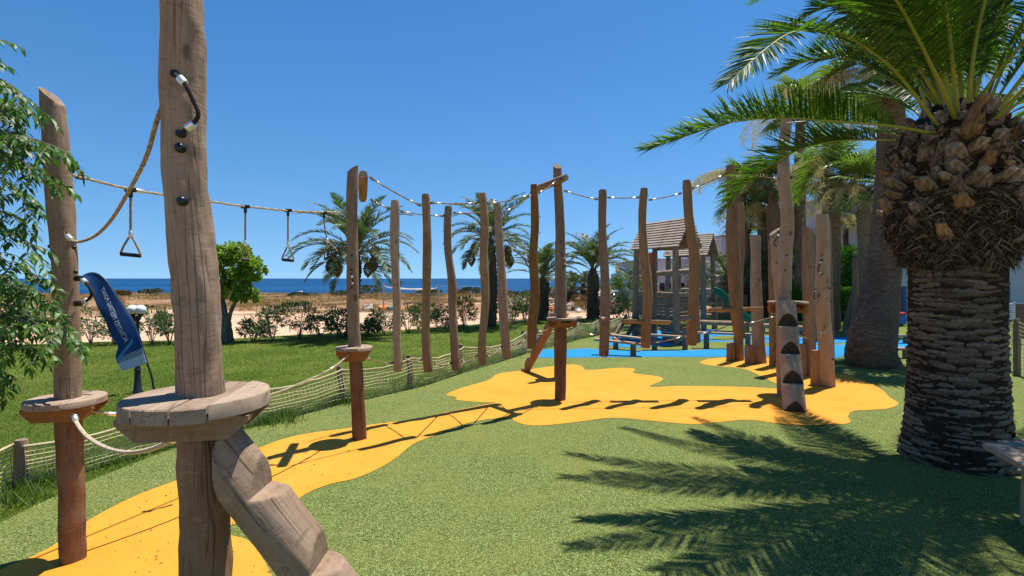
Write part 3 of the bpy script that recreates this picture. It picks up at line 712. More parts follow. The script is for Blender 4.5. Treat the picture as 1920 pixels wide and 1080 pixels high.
def notched_log(name, label, a, b, rad, treads, mats, seed=0.0, up=None, phase=None, group=None, seg=40, root=None, depth=1.35, rot_tint=0.0, clipx=None):
    """carved step log from a (top) to b (foot): upper side cut by horizontal treads and risers"""
    a, b = Vector(a), Vector(b); ax = (b-a); L = ax.length; ax.normalize()
    out = Vector((ax.x, ax.y, 0)).normalized()            # walking side, horizontal, pointing to the foot
    n_ = (out-ax*out.dot(ax)).normalized()                # outward normal of the log on its upper side
    if n_.z < 0: n_ = -n_
    sd = ax.cross(n_)
    rings = int(L/0.006) if rad > 0.06 and L < 1.6 else int(L/0.015)
    sp = L/treads; vs, gs, ps = [], [], []; cutv = []
    # slope components: tread plane is horizontal (z const): ds*ax.z + dv*n_.z = 0 ; riser is vertical (out const): ds*ax.dot(out)+dv*n_.dot(out)=0
    kt = -ax.z/n_.z; kr = -ax.dot(out)/n_.dot(out)        # dv/ds along a tread ; along a riser
    for i in range(rings+1):
        s_ = L*i/rings; loc = (s_+(sp*0.35 if phase is None else sp-phase)) % sp           # distance past the last tread's back corner
        # deepest point at loc=loc0; going down the slope the tread rises in v, then the log surface, then the riser falls back
        d0 = -rad*(depth-1.0)
        v_tread = d0+kt*loc; v_riser = d0+kr*(loc-sp)
        lim = min(rad*1.2, max(d0, min(v_tread, 9)), 9)
        lim = min(v_tread, v_riser) if v_riser > d0 else v_tread
        lim = max(d0, lim)
        c = a+ax*s_
        for k in range(seg):
            th = 2*math.pi*k/seg; r = rad*(1+0.07*noise.noise(Vector((math.cos(th)*1.1+seed, math.sin(th)*1.1, s_*2.5)))+0.02*noise.noise(Vector((math.cos(th)*4+seed, math.sin(th)*4, s_*9))))
            u, v = math.cos(th)*r, math.sin(th)*r
            cutv.append(v > lim and v_riser < v_tread)
            v = min(v, lim+0.001*noise.noise(Vector((u*60, s_*60, seed))))
            q_ = c+sd*u+n_*v
            if clipx is not None and q_.x < clipx: q_.x = clipx+random.uniform(0, .0008)
            vs.append(q_); gs.append((u+seed, v, s_+seed)); ps.append(rot_tint)
    fs = [(i*seg+k, i*seg+(k+1) % seg, (i+1)*seg+(k+1) % seg, (i+1)*seg+k) for i in range(rings) for k in range(seg)]
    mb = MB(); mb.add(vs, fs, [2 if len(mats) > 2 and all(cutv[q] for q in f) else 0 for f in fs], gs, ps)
    for (i, rev) in ((0, True), (rings, False)):
        ring = vs[i*seg:(i+1)*seg]; c = sum(ring, Vector())/seg
        mb.add(ring+[c], [((k+1) % seg, k, seg) if rev else (k, (k+1) % seg, seg) for k in range(seg)], 1, [(math.cos(k)*rad, math.sin(k)*rad, 0) for k in range(seg)]+[(0, 0, 0)])
    # orient consistently
    o = mb.build(name, mats, root, origin=None if root is not None else b)
    if root is None: tag(o, label, 'step log', group)
    return o
notched_log('step_log', 'carved notched step log leaning on the large foreground post', Vector((-0.925, 1.60, 1.08)), Vector((-0.075, 1.61, 0.0)), 0.084, 4.7, [WOOD_GREY, END], 2.2, seg=72, phase=.2, clipx=-.888, depth=0.75, group='notched step logs leading up to platforms')
# post 670
Ym = 5.07
mb_ = G(675, 824)
mp = thing('platform_post', 'middle log post with small round platform and short beam end facing camera on top', 'climbing post', mb_, 'log posts carrying round platforms')
log(mp, 'log', [mb_-Vector((0, 0, .05)), R(670, 740, Ym), R(665, 640, Ym), R(661, 540, Ym), R(661, 460, Ym), R(659, 390, Ym), R(661, 330, Ym), R(662, 300, Ym)], [0.069, 0.066, 0.062, 0.059, 0.056, 0.056, 0.055, 0.05], [WOOD_GREY, END], 32, 0.04, 0.13, 8.2, (R(661, 318, Ym), (-0.55, 0, 0.75)), post_tint(-.05, .93))
platform(mp, Vector((R(664, 650, Ym).x, Ym, 0.925)), 0.178, 0.03, 1.75, [WOOD_BOARD], 2, beams='wide', bh=0.1)
A0, A1 = Vector((-1.40, 4.82, 2.58)), Vector((-1.58, 5.42, 2.44))
log(mp, 'crossbeam', [A0, A0.lerp(A1, .5), A1], [0.043, 0.045, 0.042], [WOOD_TAN, END], 22, 0.05, 0.06, 3.1)
for (px, py) in ((659, 479), (659, 506)): bolt(mp, R(px, py, Ym-.057), (0, -1, 0), 0.012)
grab_handle(mp, [R(659, 514, Ym-.055), R(660, 520, Ym-.08), R(661, 530, Ym-.08), R(659, 540, Ym-.055)], 0.005, .3, .7)
# post 1050 and its rear twin
Yn = 6.74; nb = G(1050, 751)
np_ = thing('platform_post', 'tall log post in the centre with crossbeam near its top and thin round platform', 'climbing post', nb, 'log posts carrying round platforms')
log(np_, 'log', [nb-Vector((0, 0, .05)), R(1052, 670, Yn), R(1053, 590, Yn), R(1052, 500, Yn), R(1049, 400, Yn), R(1046, 340, Yn), R(1045, 300, Yn)], [0.073, 0.072, 0.07, 0.067, 0.063, 0.06, 0.055], [WOOD_GREY, END], 32, 0.05, 0.1, 11.2, (R(1045, 311, Yn), (.1, -.55, .7)), post_tint(-.05, 1.05))
platform(np_, Vector((R(1053, 597, Yn).x, Yn, 1.085)), 0.2, 0.028, 0.3, [WOOD_BOARD], 2, bh=0.06, hang=0.9)
B0, B1 = Vector((.69, 6.5, 2.885)), Vector((.345, 6.93, 2.81))
log(np_, 'crossbeam', [B0, B0.lerp(B1, .5), B1], [0.046, 0.049, 0.05], [WOOD_GREY, END], 22, 0.05, 0.06, 4.4)
bolt(np_, R(1053, 452, Yn-.066), (0, -1, 0), .013); bolt(np_, R(1054, 474, Yn-.066), (0, -1, 0), .013)
grab_handle(np_, [R(1055, 478, Yn-.066), R(1058, 484, Yn-.09), R(1059, 494, Yn-.09), R(1056, 503, Yn-.066)], 0.005, .3, .7)
Yr = 8.2; rbx = R(1046, 600, Yr).x
rp = thing('platform_post', 'short rear log post just behind the tall centre post with small platform', 'climbing post', (rbx+.02, Yr, 0), 'log posts carrying round platforms')
log(rp, 'log', [Vector((rbx, Yr, -.05)), Vector((rbx, Yr, 1.0)), R(1047, 500, Yr), R(1047, 448, Yr)], [0.062, .06, .058, .055], [WOOD_GREY, END], 20, 0.08, 0.08, 6.1, None, post_tint(-.05, 1.0))
platform(rp, Vector((rbx+.01, Yr, 1.045)), 0.17, 0.028, 0.2, [WOOD_BOARD], 2, bh=0.05)
notched_log('step_log', 'narrow step log slanting down left from behind the tall centre post', Vector((rbx-.02, Yr+.1, 1.02)), G(984, 697), 0.075, 5, [WOOD_GREY, END], 9.2, seg=24, group='notched step logs leading up to platforms', depth=1.1, rot_tint=0.7)
# right platform post with tall wavy pale trunk and step log in front
Yq = 7.08
qp = thing('platform_post', 'tallest pale wavy log post with thin platform, behind the notched log at the right', 'climbing post', G(1470, 745), 'log posts carrying round platforms')
log(qp, 'log', [G(1470, 745)-Vector((0, 0, .05)), R(1469, 660, Yq), R(1470, 560, Yq), R(1473, 480, Yq), R(1477, 410, Yq), R(1471, 350, Yq), R(1469, 290, Yq), R(1474, 235, Yq), R(1476, 205, Yq)], [.088, .088, .087, .086, .088, .084, .079, .072, .068], [WOOD_PALE, END], 32, 0.04, 0.09, 14.2, (R(1476, 215, Yq), (.3, 0, .7)), post_tint(-.05, 1.2, .7))
platform(qp, Vector((R(1477, 565, Yq).x, Yq, 1.283)), 0.255, 0.026, 0.25, [WOOD_BOARD], 3, bh=0.085, hang=.95)
for (px, py) in ((1475, 479), (1472, 507)): bolt(qp, R(px, py, Yq-.1), (0, -1, 0), .014)
notched_log('step_log', 'upright notched step log with three dark half-round cuts standing on the yellow path', Vector((R(1474, 575, 6.85).x, 6.86, 1.26)), G(1490, 772), 0.122, 3.75, [WOOD_PALE, END, CUT_SHADE], 19.2, seg=48, group='notched step logs leading up to platforms', depth=0.72, phase=.35)

# ------------------------------------------------------------------ hanging logs
def on_line(px, a, b):
    k = (px-960)/FPX; a, b = Vector(a), Vector(b); dx, dy = b.x-a.x, b.y-a.y
    t = (k*a.y-a.x)/(dx-k*dy); return a.y+dy*t
def hang_log(label, pxy, Y, rpx, mats, group='logs hanging from the ropes', peg=None, board=None, seed=0):
    pts = [R(px, py, Y) for px, py in pxy]; root = thing('hanging_log', label, 'hanging log', pts[-1], group)
    r = [rp_/FPX*Y for rp_ in rpx]
    log(root, 'log', list(reversed(pts)), list(reversed(r)), mats, 22, 0.045, 0.12, seed, tint=lambda L: max(0, 1-L/0.5)*0.8)
    if peg:
        px0, px1, py0, py1 = peg; mb = MB(); a, b = R(px0, py0, Y-.16), R(px1, py1, Y-.02)
        mb.tube([a, a.lerp(b, .5), b], [0.027, .028, .028], 14, 0, 1, 0.04); mb.build('foot_peg', [WOOD_PALE, END], root)
    if board:
        x0, x1, y0, y1 = board; a, b = R(x0, y0, Y), R(x1, y1, Y)
        for s_ in (0, 1):
            mid = R((pxy[-1][0]+pxy[-2][0])/2-4+s_*8, (y0+y1)/2, Y); q0, q1 = (a, mid) if s_ == 0 else (mid, b)
            mb = MB(); c = q0.lerp(q1, .5); ang = -math.atan2((q1-q0).z, (q1-q0).x)
            mb.box(c, (q1-q0).length+.02, 0.11, 0.038, Matrix.Rotation(ang, 3, 'Y') @ Matrix.Rotation(-0.25, 3, 'X'), 0, 0.006); mb.build('foot_board', [WOOD_TAN], root)
    # shackle bolts where the ropes tie in
    for f in (0, -1):
        q = pts[f]+(pts[1 if f == 0 else -2]-pts[f]).normalized()*0.1
        mb = MB(); mb.tube([q-Vector((r[0]+.012, 0, 0)), q+Vector((r[0]+.012, 0, 0))], .005, 8, 0); mb.build('rope_bolt', BLACKM, root)
    return root
hl = {}
specs = [
 ('A', 743, [(741, 376), (740, 470), (744, 560), (744, 640), (746, 696)], [8, 8.5, 7.5, 8, 8], WOOD_PALE, 'first hanging log, straight and grey, nearest right of the middle post', (A1, B1)),
 ('B', 800, [(798, 364), (801, 450), (800, 540), (798, 620), (803, 697)], [7.5, 8, 8, 8, 9], WOOD_TAN, 'brown hanging log, second after the middle post, longest of the left group', (A0, B0)),
 ('C', 847, [(841, 387), (839, 420), (840, 470), (848, 530), (848, 580), (852, 640), (855, 694)], [7, 7, 7.2, 8.5, 7.5, 8, 8.5], WOOD_GREY, 'grey hanging log with a bend and a knot half way down', (A1, B1)),
 ('D', 905, [(905, 362), (909, 420), (907, 480), (910, 560), (904, 640), (904, 684)], [6.8, 7.5, 8, 8, 7.5, 7.5], WOOD_TAN, 'slim brown hanging log in front of the palm trunk', (A0, B0)),
 ('E', 942, [(934, 382), (935, 430), (939, 490), (943, 560), (946, 620), (951, 671)], [7.3, 7.5, 8.2, 8.8, 9, 9], WOOD_PALE, 'grey hanging log leaning, between two brown ones', (A1, B1)),
 ('F', 1000, [(1001, 346), (1003, 420), (1000, 480), (1003, 550), (998, 610), (997, 653)], [7, 7.5, 8, 9, 9, 8.5], WOOD_ORANGE, 'orange-brown hanging log just left of the tall centre post', (A0, B0)),
]
for i, (k, px, pxy, rr, m, lab, ln) in enumerate(specs):
    Y = on_line(px, *ln); hl[k] = (Y, pxy, rr); hang_log(lab, pxy, Y, rr, [m, ENDO if m is not WOOD_GREY else END], seed=20+i*3)
specs2 = [
 ('G', [(1130, 356), (1129, 420), (1132, 480), (1135, 550), (1134, 610), (1132, 668)], [7.5, 7.5, 8, 9, 9.5, 9], WOOD_GREY, 'hanging log with one short foot peg, first right of the centre post', dict(peg=(1126, 1137, 599, 593)), 6.76),
 ('H', [(1208, 353), (1204, 410), (1208, 480), (1214, 540), (1213, 590), (1210, 652)], [7, 7.5, 8, 9.5, 9, 9], WOOD_TAN, 'hanging log carrying a cross board, in front of the playhouse', dict(board=(1170, 1255, 602, 605)), 6.80),
 ('I', [(1287, 338), (1291, 400), (1298, 450), (1303, 490), (1301, 550), (1299, 600), (1296, 647)], [7.5, 8.5, 9, 10.5, 9.5, 9.5, 10], WOOD_TAN, 'crooked hanging log with a short foot peg covering the playhouse gable', dict(peg=(1283, 1296, 601, 596)), 6.83),
 ('J', [(1370, 310), (1373, 380), (1373, 450), (1377, 520), (1380, 570), (1387, 631)], [8.5, 10, 12, 12.5, 11.5, 10], WOOD_TAN, 'thick hanging log with a cross board, partly behind the palm frond', dict(board=(1331, 1427, 581, 579)), 6.86),
]
for i, (k, pxy, rr, m, lab, kw, Y) in enumerate(specs2):
    hl[k] = (Y, pxy, rr); hang_log(lab, pxy, Y, rr, [m, ENDO], seed=50+i*3, **kw)

# ------------------------------------------------------------------ ropes
def top_at(k, dy=20, side=0): 
    Y, pxy, rr = hl[k]; return R(pxy[0][0]+side*(rr[0]+1), pxy[0][1]+dy, Y)
def bot_at(k, dy=-14, side=0):
    Y, pxy, rr = hl[k]; return R(pxy[-1][0]+side*(rr[-1]+1), pxy[-1][1]+dy, Y)
UG = 'upper ropes from which the logs hang'; LG = 'lower ropes tying the feet of the logs'
def up(a, b, lab, s=.012): rope_thing(lab, UG, a, b, s, 0.0075, fer=.0105, ends=(.1, .1))
up(A0+Vector((.05, .02, -.02)), top_at('B', 22, -1), 'upper rope from the beam of the middle post down to the brown second log')
up(A1+Vector((.08, 0, 0)), top_at('A', 15, -1), 'upper rope from the middle post to the first grey hanging log')
up(top_at('A', 20, 1), top_at('C', 18, -1), 'upper rope between the first grey log and the bent grey log')
up(top_at('B', 16, 1), top_at('D', 18, -1), 'upper rope between the brown second log and the slim brown log')
up(top_at('C', 12, 1), top_at('E', 14, -1), 'upper rope between the bent grey log and the leaning grey log')
up(top_at('D', 20, 1), top_at('F', 20, -1), 'upper rope between the slim brown log and the orange-brown log')
up(top_at('E', 18, 1), B1+Vector((-.02, 0, -.04)), 'upper rope from the leaning grey log to the far end of the crossbeam')
up(top_at('F', 16, 1), B0+Vector((-.12, .1, -.03)), 'upper rope from the orange-brown log up to the crossbeam')
up(R(1057, 357, Yn), top_at('G', 18, -1), 'upper rope from the tall centre post to the log with the first peg', .01)
up(top_at('G', 14, 1), top_at('H', 17, -1), 'upper rope between the first pegged log and the cross board log', .01)
up(top_at('H', 22, 1), top_at('I', 24, -1), 'upper rope between the cross board log and the crooked log', .01)
up(top_at('I', 16, 1), top_at('J', 16, -1), 'upper rope rising from the crooked log to the thick log by the palm', .01)
up(top_at('J', 14, 1), R(1463, 335, Yq), 'upper rope from the thick log to the tallest pale post behind the fronds', .01)
def lo(a, b, lab, s=.03): rope_thing(lab, LG, a, b, s, 0.0075, ROPE, fer=.0095, ends=(.12, .12))
lo(R(677, 664, Ym), bot_at('A', -15, -1), 'lower rope from under the middle platform to the first grey log')
lo(bot_at('A', -26, 1), bot_at('B', -24, -1), 'lower rope between the feet of the first grey log and the second log')
lo(bot_at('B', -17, 1), bot_at('C', -14, -1), 'lower rope between the feet of the second log and the bent log')
lo(bot_at('C', -16, 1), bot_at('D', -18, -1), 'lower rope between the feet of the bent log and the slim brown log')
lo(bot_at('D', -16, 1), bot_at('E', -22, -1), 'lower rope between the feet of the slim brown log and the leaning log')
lo(bot_at('E', -24, 1), bot_at('F', -22, -1), 'lower rope between the feet of the leaning log and the orange-brown log')
lo(bot_at('F', -30, 1), R(1043, 612, Yn), 'lower rope rising from the orange-brown log to under the centre platform', .01)
lo(R(1062, 612, Yn), bot_at('G', -40, -1), 'lower rope from under the centre platform to the first pegged log')
lo(bot_at('G', -42, 1), bot_at('H', -10, -1), 'lower rope between the feet of the first pegged log and the cross board log', .05)
lo(bot_at('H', -10, 1), bot_at('I', -18, -1), 'lower rope between the feet of the cross board log and the crooked log', .02)
lo(bot_at('I', -20, 1), bot_at('J', -25, -1), 'lower rope rising from the foot of the crooked log to the thick log', .02)
lo(bot_at('J', -24, 1), R(1462, 590, Yq-.05), 'lower rope from the foot of the thick log to under the right platform', .01)
# horizontal rope with trapeze grips
ra, rb = R(137, 329, 2.85), R(650, 398, 5.02)
def hpt(px):
    Y = on_line(px, ra, rb); ya = {245: 357, 460: 388, 540: 395, 612: 400}[px]; return R(px, ya, Y)
hp = [ra, R(245, 355, on_line(245, ra, rb)), R(300, 364, on_line(300, ra, rb)), R(395, 378, on_line(395, ra, rb)), R(460, 387, on_line(460, ra, rb)), R(540, 395, on_line(540, ra, rb)), R(600, 398, on_line(600, ra, rb)), rb]
rope_thing('long nearly level rope with grips from the left post to the middle post', None, ra, rb, path=cr(hp, 8), r=0.0085, fer=.013, ends=(.36, .0), mat_=ROPE_W)
def trapeze(label, px, ytop, yfer, ybar, wpx, swing=0.0, turn=0.0):
    Y = on_line(px, ra, rb); a = R(px, ytop, Y); t = thing('trapeze_grip', label, 'trapeze grip', a, 'rope grips hanging from the long rope')
    k = Y/FPX; f = R(px-0.0+swing*0.5, yfer, Y); b = R(px+swing, ybar, Y)
    mb = MB(); mb.tube([a+Vector((0, 0, .012)), a+Vector((0, 0, -.045))], [.013, .011], 10, 0); mb.tube([a-Vector((.03, 0, -.002)), a+Vector((.03, 0, .002))], .014, 10, 0); mb.build('sleeve', BLACKP, t)
    mid = a.lerp(f, .5)+Vector((swing*k*-.1, 0, 0)); rope_mb(cr([a-Vector((0, 0, .03)), mid, f], 6), .0075, .04).build('cord', ROPE, t)
    ferrule(t, f, b-f, .012, .045)
    hw = wpx/2*k; dx, dy = math.cos(turn)*hw, math.sin(turn)*hw
    tilt = -0.10*hw if swing == 0 else 0.5*hw
    e0, e1 = b+Vector((-dx, -dy, -tilt)), b+Vector((dx, dy, tilt))
    for e in (e0, e1): rope_mb(cr([f, f.lerp(e, .55)+(e-b)*.12, e+(f-b)*.10, e], 6), .0065, .035).build('loop_cord', ROPE, t)
    mb = MB(); mb.tube([e0, e1], .012, 12, 0); mb.build('bar', BLACKM, t)
trapeze('first rope grip with black bar, between the left and foreground posts', 245, 357, 440, 478, 36)
trapeze('second rope grip turned sideways in front of the round green tree', 460, 388, 457, 487, 14, turn=.9)
trapeze('third rope grip hanging straight in front of open sky', 540, 395, 460, 488, 20, turn=.3)
trapeze('fourth rope grip swung sideways against the palm fronds', 607, 400, 452, 480, 24, swing=14)
# thick rope from the foreground post to the left post, pale rope below, foot rope
Y2 = lambda px: lerp(1.62, 2.83, (300-px)/175)
rope_thing('thick tan rope curving from the foreground post down to the left post', None, (0, 0, 0), (1, 0, 0), path=cr([Vector((fx(330), Yf+.02, R(330, 130, Yf).z)), R(299, 212, 1.64), R(275, 292, 1.82), R(245, 352, 2.05), R(210, 410, 2.32), R(180, 441, 2.55), R(150, 453, 2.73), R(135, 450, 2.80), R(121, 436, 2.84)], 8), r=.0078, pitch=.04, mat_=ROPE, ends=(0, .1), fer=.014)
rope_thing('smooth pale rope sagging from under the left platform to the foreground platform', None, (0, 0, 0), (1, 0, 0), path=cr([R(139, 778, 2.8), R(146, 797, 2.75), R(165, 820, 2.6), R(195, 838, 2.4), R(235, 848, 2.2), R(280, 843, 2.0), R(320, 826, 1.83), R(345, 812, 1.7)], 8), r=.0098, mat_=ROPE_W, ends=(.05, .12), fer=.014, fine=False)
rope_thing('long twisted rope passing behind the foreground post between the left and middle platforms', None, (0, 0, 0), (1, 0, 0), path=cr([R(160, 771, 2.95), R(235, 777, 3.1), R(370, 773, 3.45), R(500, 742, 3.95), R(560, 720, 4.25), R(620, 692, 4.65), R(658, 662, 5.0)], 8), r=.0085, mat_=ROPE_W, ends=(.12, .3), fer=.012)

# ------------------------------------------------------------------ cluster of upright logs at the right
def stand_log(label, pxy, base, rpx, mats, seed, slant=None, cat='upright log', name='upright_log', group='upright logs in the cluster right of the path', tint=None, bolts=()):
    b = G(*base); Y = b.y; pts = [b-Vector((0, 0, .05))]+[R(px, py, Y) for px, py in pxy]; root = thing(name, label, cat, b, group)
    sl_ = None
    if slant: sl_ = (R(slant[0], slant[1], Y), slant[2])
    log(root, 'log', pts, [r/FPX*Y for r in rpx], mats, 22, .06, .09, seed, sl_, tint or (lambda L: max(0, 1-L/.9)*.7))
    for (px, py) in bolts: bolt(root, R(px, py, Y-rpx[0]/FPX*Y), (0, -1, 0), .014)
    return root, Y
GW = [WOOD_GREY, END]; PW = [WOOD_PALE, END]; TW = [WOOD_TAN, ENDO]
stand_log('upright log hidden behind the thick hanging log', [(1385, 560), (1388, 460), (1388, 380)], (1385, 676), [9, 8, 7.5, 7], TW, 71)
stand_log('stump at the foot of the hidden upright log, leftmost stump', [(1370, 643)], (1370, 677), [7.5, 7.5], GW, 72, name='stump', cat='stump', group='stumps among the upright logs')
stand_log('round-topped upright log right of the thick hanging log', [(1420, 600), (1417, 520), (1417, 442)], (1425, 681), [11.5, 10.5, 9.5, 8.5], PW, 73)
stand_log('second stump, at the foot of the round-topped log', [(1404, 647)], (1406, 683), [8.5, 8], GW, 74, name='stump', cat='stump', group='stumps among the upright logs')
stand_log('dark upright log with two black bolts low down, left of the notched log', [(1453, 600), (1451, 520), (1450, 450)], (1453, 687), [10, 10, 9.5, 9], TW, 75, bolts=((1454, 650), (1453, 678)))
rl, Yx = stand_log('leaning pale log with sharp slanted top beside the tallest post', [(1466, 600), (1458, 500), (1451, 420)], (1468, 700), [9, 10, 10, 9], PW, 76, slant=(1455, 432, (-.55, 0, .7)))
grab_handle(rl, [R(1462, 435, Yx-.1), R(1457, 446, Yx-.14), R(1451, 456, Yx-.15), R(1458, 464, Yx-.14), R(1465, 466, Yx-.1)], .009, .2, .8)
stand_log('upright log with slanted top right of the notched log', [(1517, 600), (1515, 500), (1515, 415)], (1517, 705), [11.5, 10.5, 10.5, 9.5], GW, 77, slant=(1515, 430, (.6, 0, .75)))
stand_log('thin bluish upright log seen between two thicker ones', [(1528, 560), (1528, 450)], (1528, 642), [4.5, 4.5, 4.3], [WOOD_DARK, END], 78)
sg_, Ys = stand_log('tall round-topped upright log with grab rope, rightmost of the cluster', [(1547, 640), (1542, 560), (1543, 470), (1541, 402)], (1551, 725), [13.5, 12.5, 12.5, 12, 11], PW, 79, bolts=((1556, 540), (1559, 565), (1562, 674)))
grab_handle(sg_, [R(1541, 488, Ys-.09), R(1536, 498, Ys-.13), R(1534, 508, Ys-.13), R(1541, 514, Ys-.09)], .008, .15, .85)
grab_handle(sg_, [R(1529, 543, Ys-.05), R(1527, 552, Ys-.09), R(1527, 560, Ys-.09), R(1531, 565, Ys-.05)], .008, .15, .85)
stand_log('thin upright log just behind the rightmost round-topped log', [(1558, 600), (1556, 500), (1554, 413)], (1560, 700), [5, 4.5, 4.5, 4], GW, 80)
stand_log('third stump, wide brown one before the rightmost log', [(1532, 657)], (1531, 723), [10.5, 10.5], TW, 81, name='stump', cat='stump', group='stumps among the upright logs')
stand_log('fourth stump, dark and half hidden beside the notched log', [(1504, 645)], (1505, 707), [7, 7], GW, 82, name='stump', cat='stump', group='stumps among the upright logs')
rope_thing('short sagging rope from the notched log to the rightmost upright log', None, (0, 0, 0), (1, 0, 0), path=cr([R(1497, 628, 7.0), R(1515, 634, 7.2), R(1535, 627, 7.35), R(1549, 612, 7.45)], 8), r=.009, ends=(0, .12), fer=.014, mat_=ROPE)
stand_log('bluish grey log leaning to the right beside the fan palm trunk', [(1600, 560), (1612, 520), (1618, 500)], (1584, 620), [6, 6, 5.5, 5], [WOOD_DARK, END], 83, group=None)
stand_log('short upright post behind the leaning bluish log', [(1603, 560), (1604, 483)], (1601, 621), [5, 5, 5], GW, 84, group=None)
# ------------------------------------------------------------------ foliage helpers (numpy)
def leaf_cloud(P, D, size, wid, tintlo=0.0, tinthi=1.0):
    """diamond leaves at points P pointing along D"""
    n = len(P); D = D/np.linalg.norm(D, axis=1, keepdims=True); r = rng.normal(0, 1, (n, 3)); Sd = np.cross(D, r); Sd /= np.linalg.norm(Sd, axis=1, keepdims=True)
    Nn = np.cross(D, Sd)
    s = (size*rng.uniform(0.7, 1.25, n))[:, None]; w_ = s*wid
    V = np.stack([P, P+D*s*0.45+Sd*w_+Nn*s*0.06, P+D*s, P+D*s*0.45-Sd*w_+Nn*s*0.06], 1).reshape(-1, 3)
    b = np.arange(n)*4; F = np.concatenate([np.stack([b, b+1, b+2], 1), np.stack([b, b+2, b+3], 1)])
    t = np.repeat(rng.uniform(tintlo, tinthi, n), 4); return V, F, t
def clumps(c, rx, ry, rz, n, nl, clr=0.25, hole=0.35):
    """points in nl clumps spread through an ellipsoid, denser to the outside"""
    th = rng.uniform(0, 2*np.pi, nl); u = rng.uniform(-0.75, 1, nl); rr = rng.uniform(0.45, 1.0, nl)**0.6
    C = np.stack([np.cos(th)*np.sqrt(1-u*u*0.9)*rr*rx, np.sin(th)*np.sqrt(1-u*u*0.9)*rr*ry, u*rr*rz], 1)
    idx = rng.integers(0, nl, n); s = clr*np.array([rx, ry, rz])*rng.uniform(0.7, 1.3, (nl, 1))[idx]
    O = rng.normal(0, 1, (n, 3)); O /= np.linalg.norm(O, axis=1, keepdims=True); O *= rng.uniform(0.3, 1, (n, 1))**0.5*s
    P = C[idx]+O; D = O/np.linalg.norm(O, axis=1, keepdims=True)+C[idx]/np.array([rx, ry, rz])*0.5+rng.normal(0, .4, (n, 3)); D[:, 2] += 0.1
    return P+np.array(c), D
def shrub(label, c, wx, hz, mat_, n=900, leaf=0.07, wid=0.16, stems=7, group=None, name='shrub', cat='shrub', flowers=0, wy=None, nl=26, low=0.12):
    t = thing(name, label, cat, c, group); wy = wy or wx
    if stems:
        mb = MB()
        for k in range(stems):
            a = random.uniform(0, 6.28); q = Vector(c); e = q+Vector((math.cos(a)*wx*.42*random.uniform(.4, 1), math.sin(a)*wy*.42*random.uniform(.4, 1), hz*random.uniform(.6, .92)))
            m_ = q.lerp(e, .5)+Vector((0, 0, hz*.06)); mb.tube([q+Vector((math.cos(a), math.sin(a), 0))*.03*k/stems, m_, e], [.009, .007, .003], 5, 0, cap=False)
        mb.build('stems', BARK_T, t)
    P, D = clumps((0, 0, hz*(.5+low/2)), wx/2, wy/2, hz*(.5-low/2), n, nl)
    P[:, 2] = np.maximum(P[:, 2], 0.01)
    V, F, tt = leaf_cloud(P, D, leaf, wid); link('foliage', npmesh('foliage', V, F, mat_, tint=tt), t, (0, 0, 0), 'stuff')
    if flowers:
        P, D = clumps((0, 0, hz*.6), wx/2, wy/2, hz*.42, flowers, 10, .2); V, F, tt = leaf_cloud(P, D, .035, .5); link('flowers', npmesh('flowers', V, F, FLOW, tint=tt), t, (0, 0, 0), 'stuff')
    return t
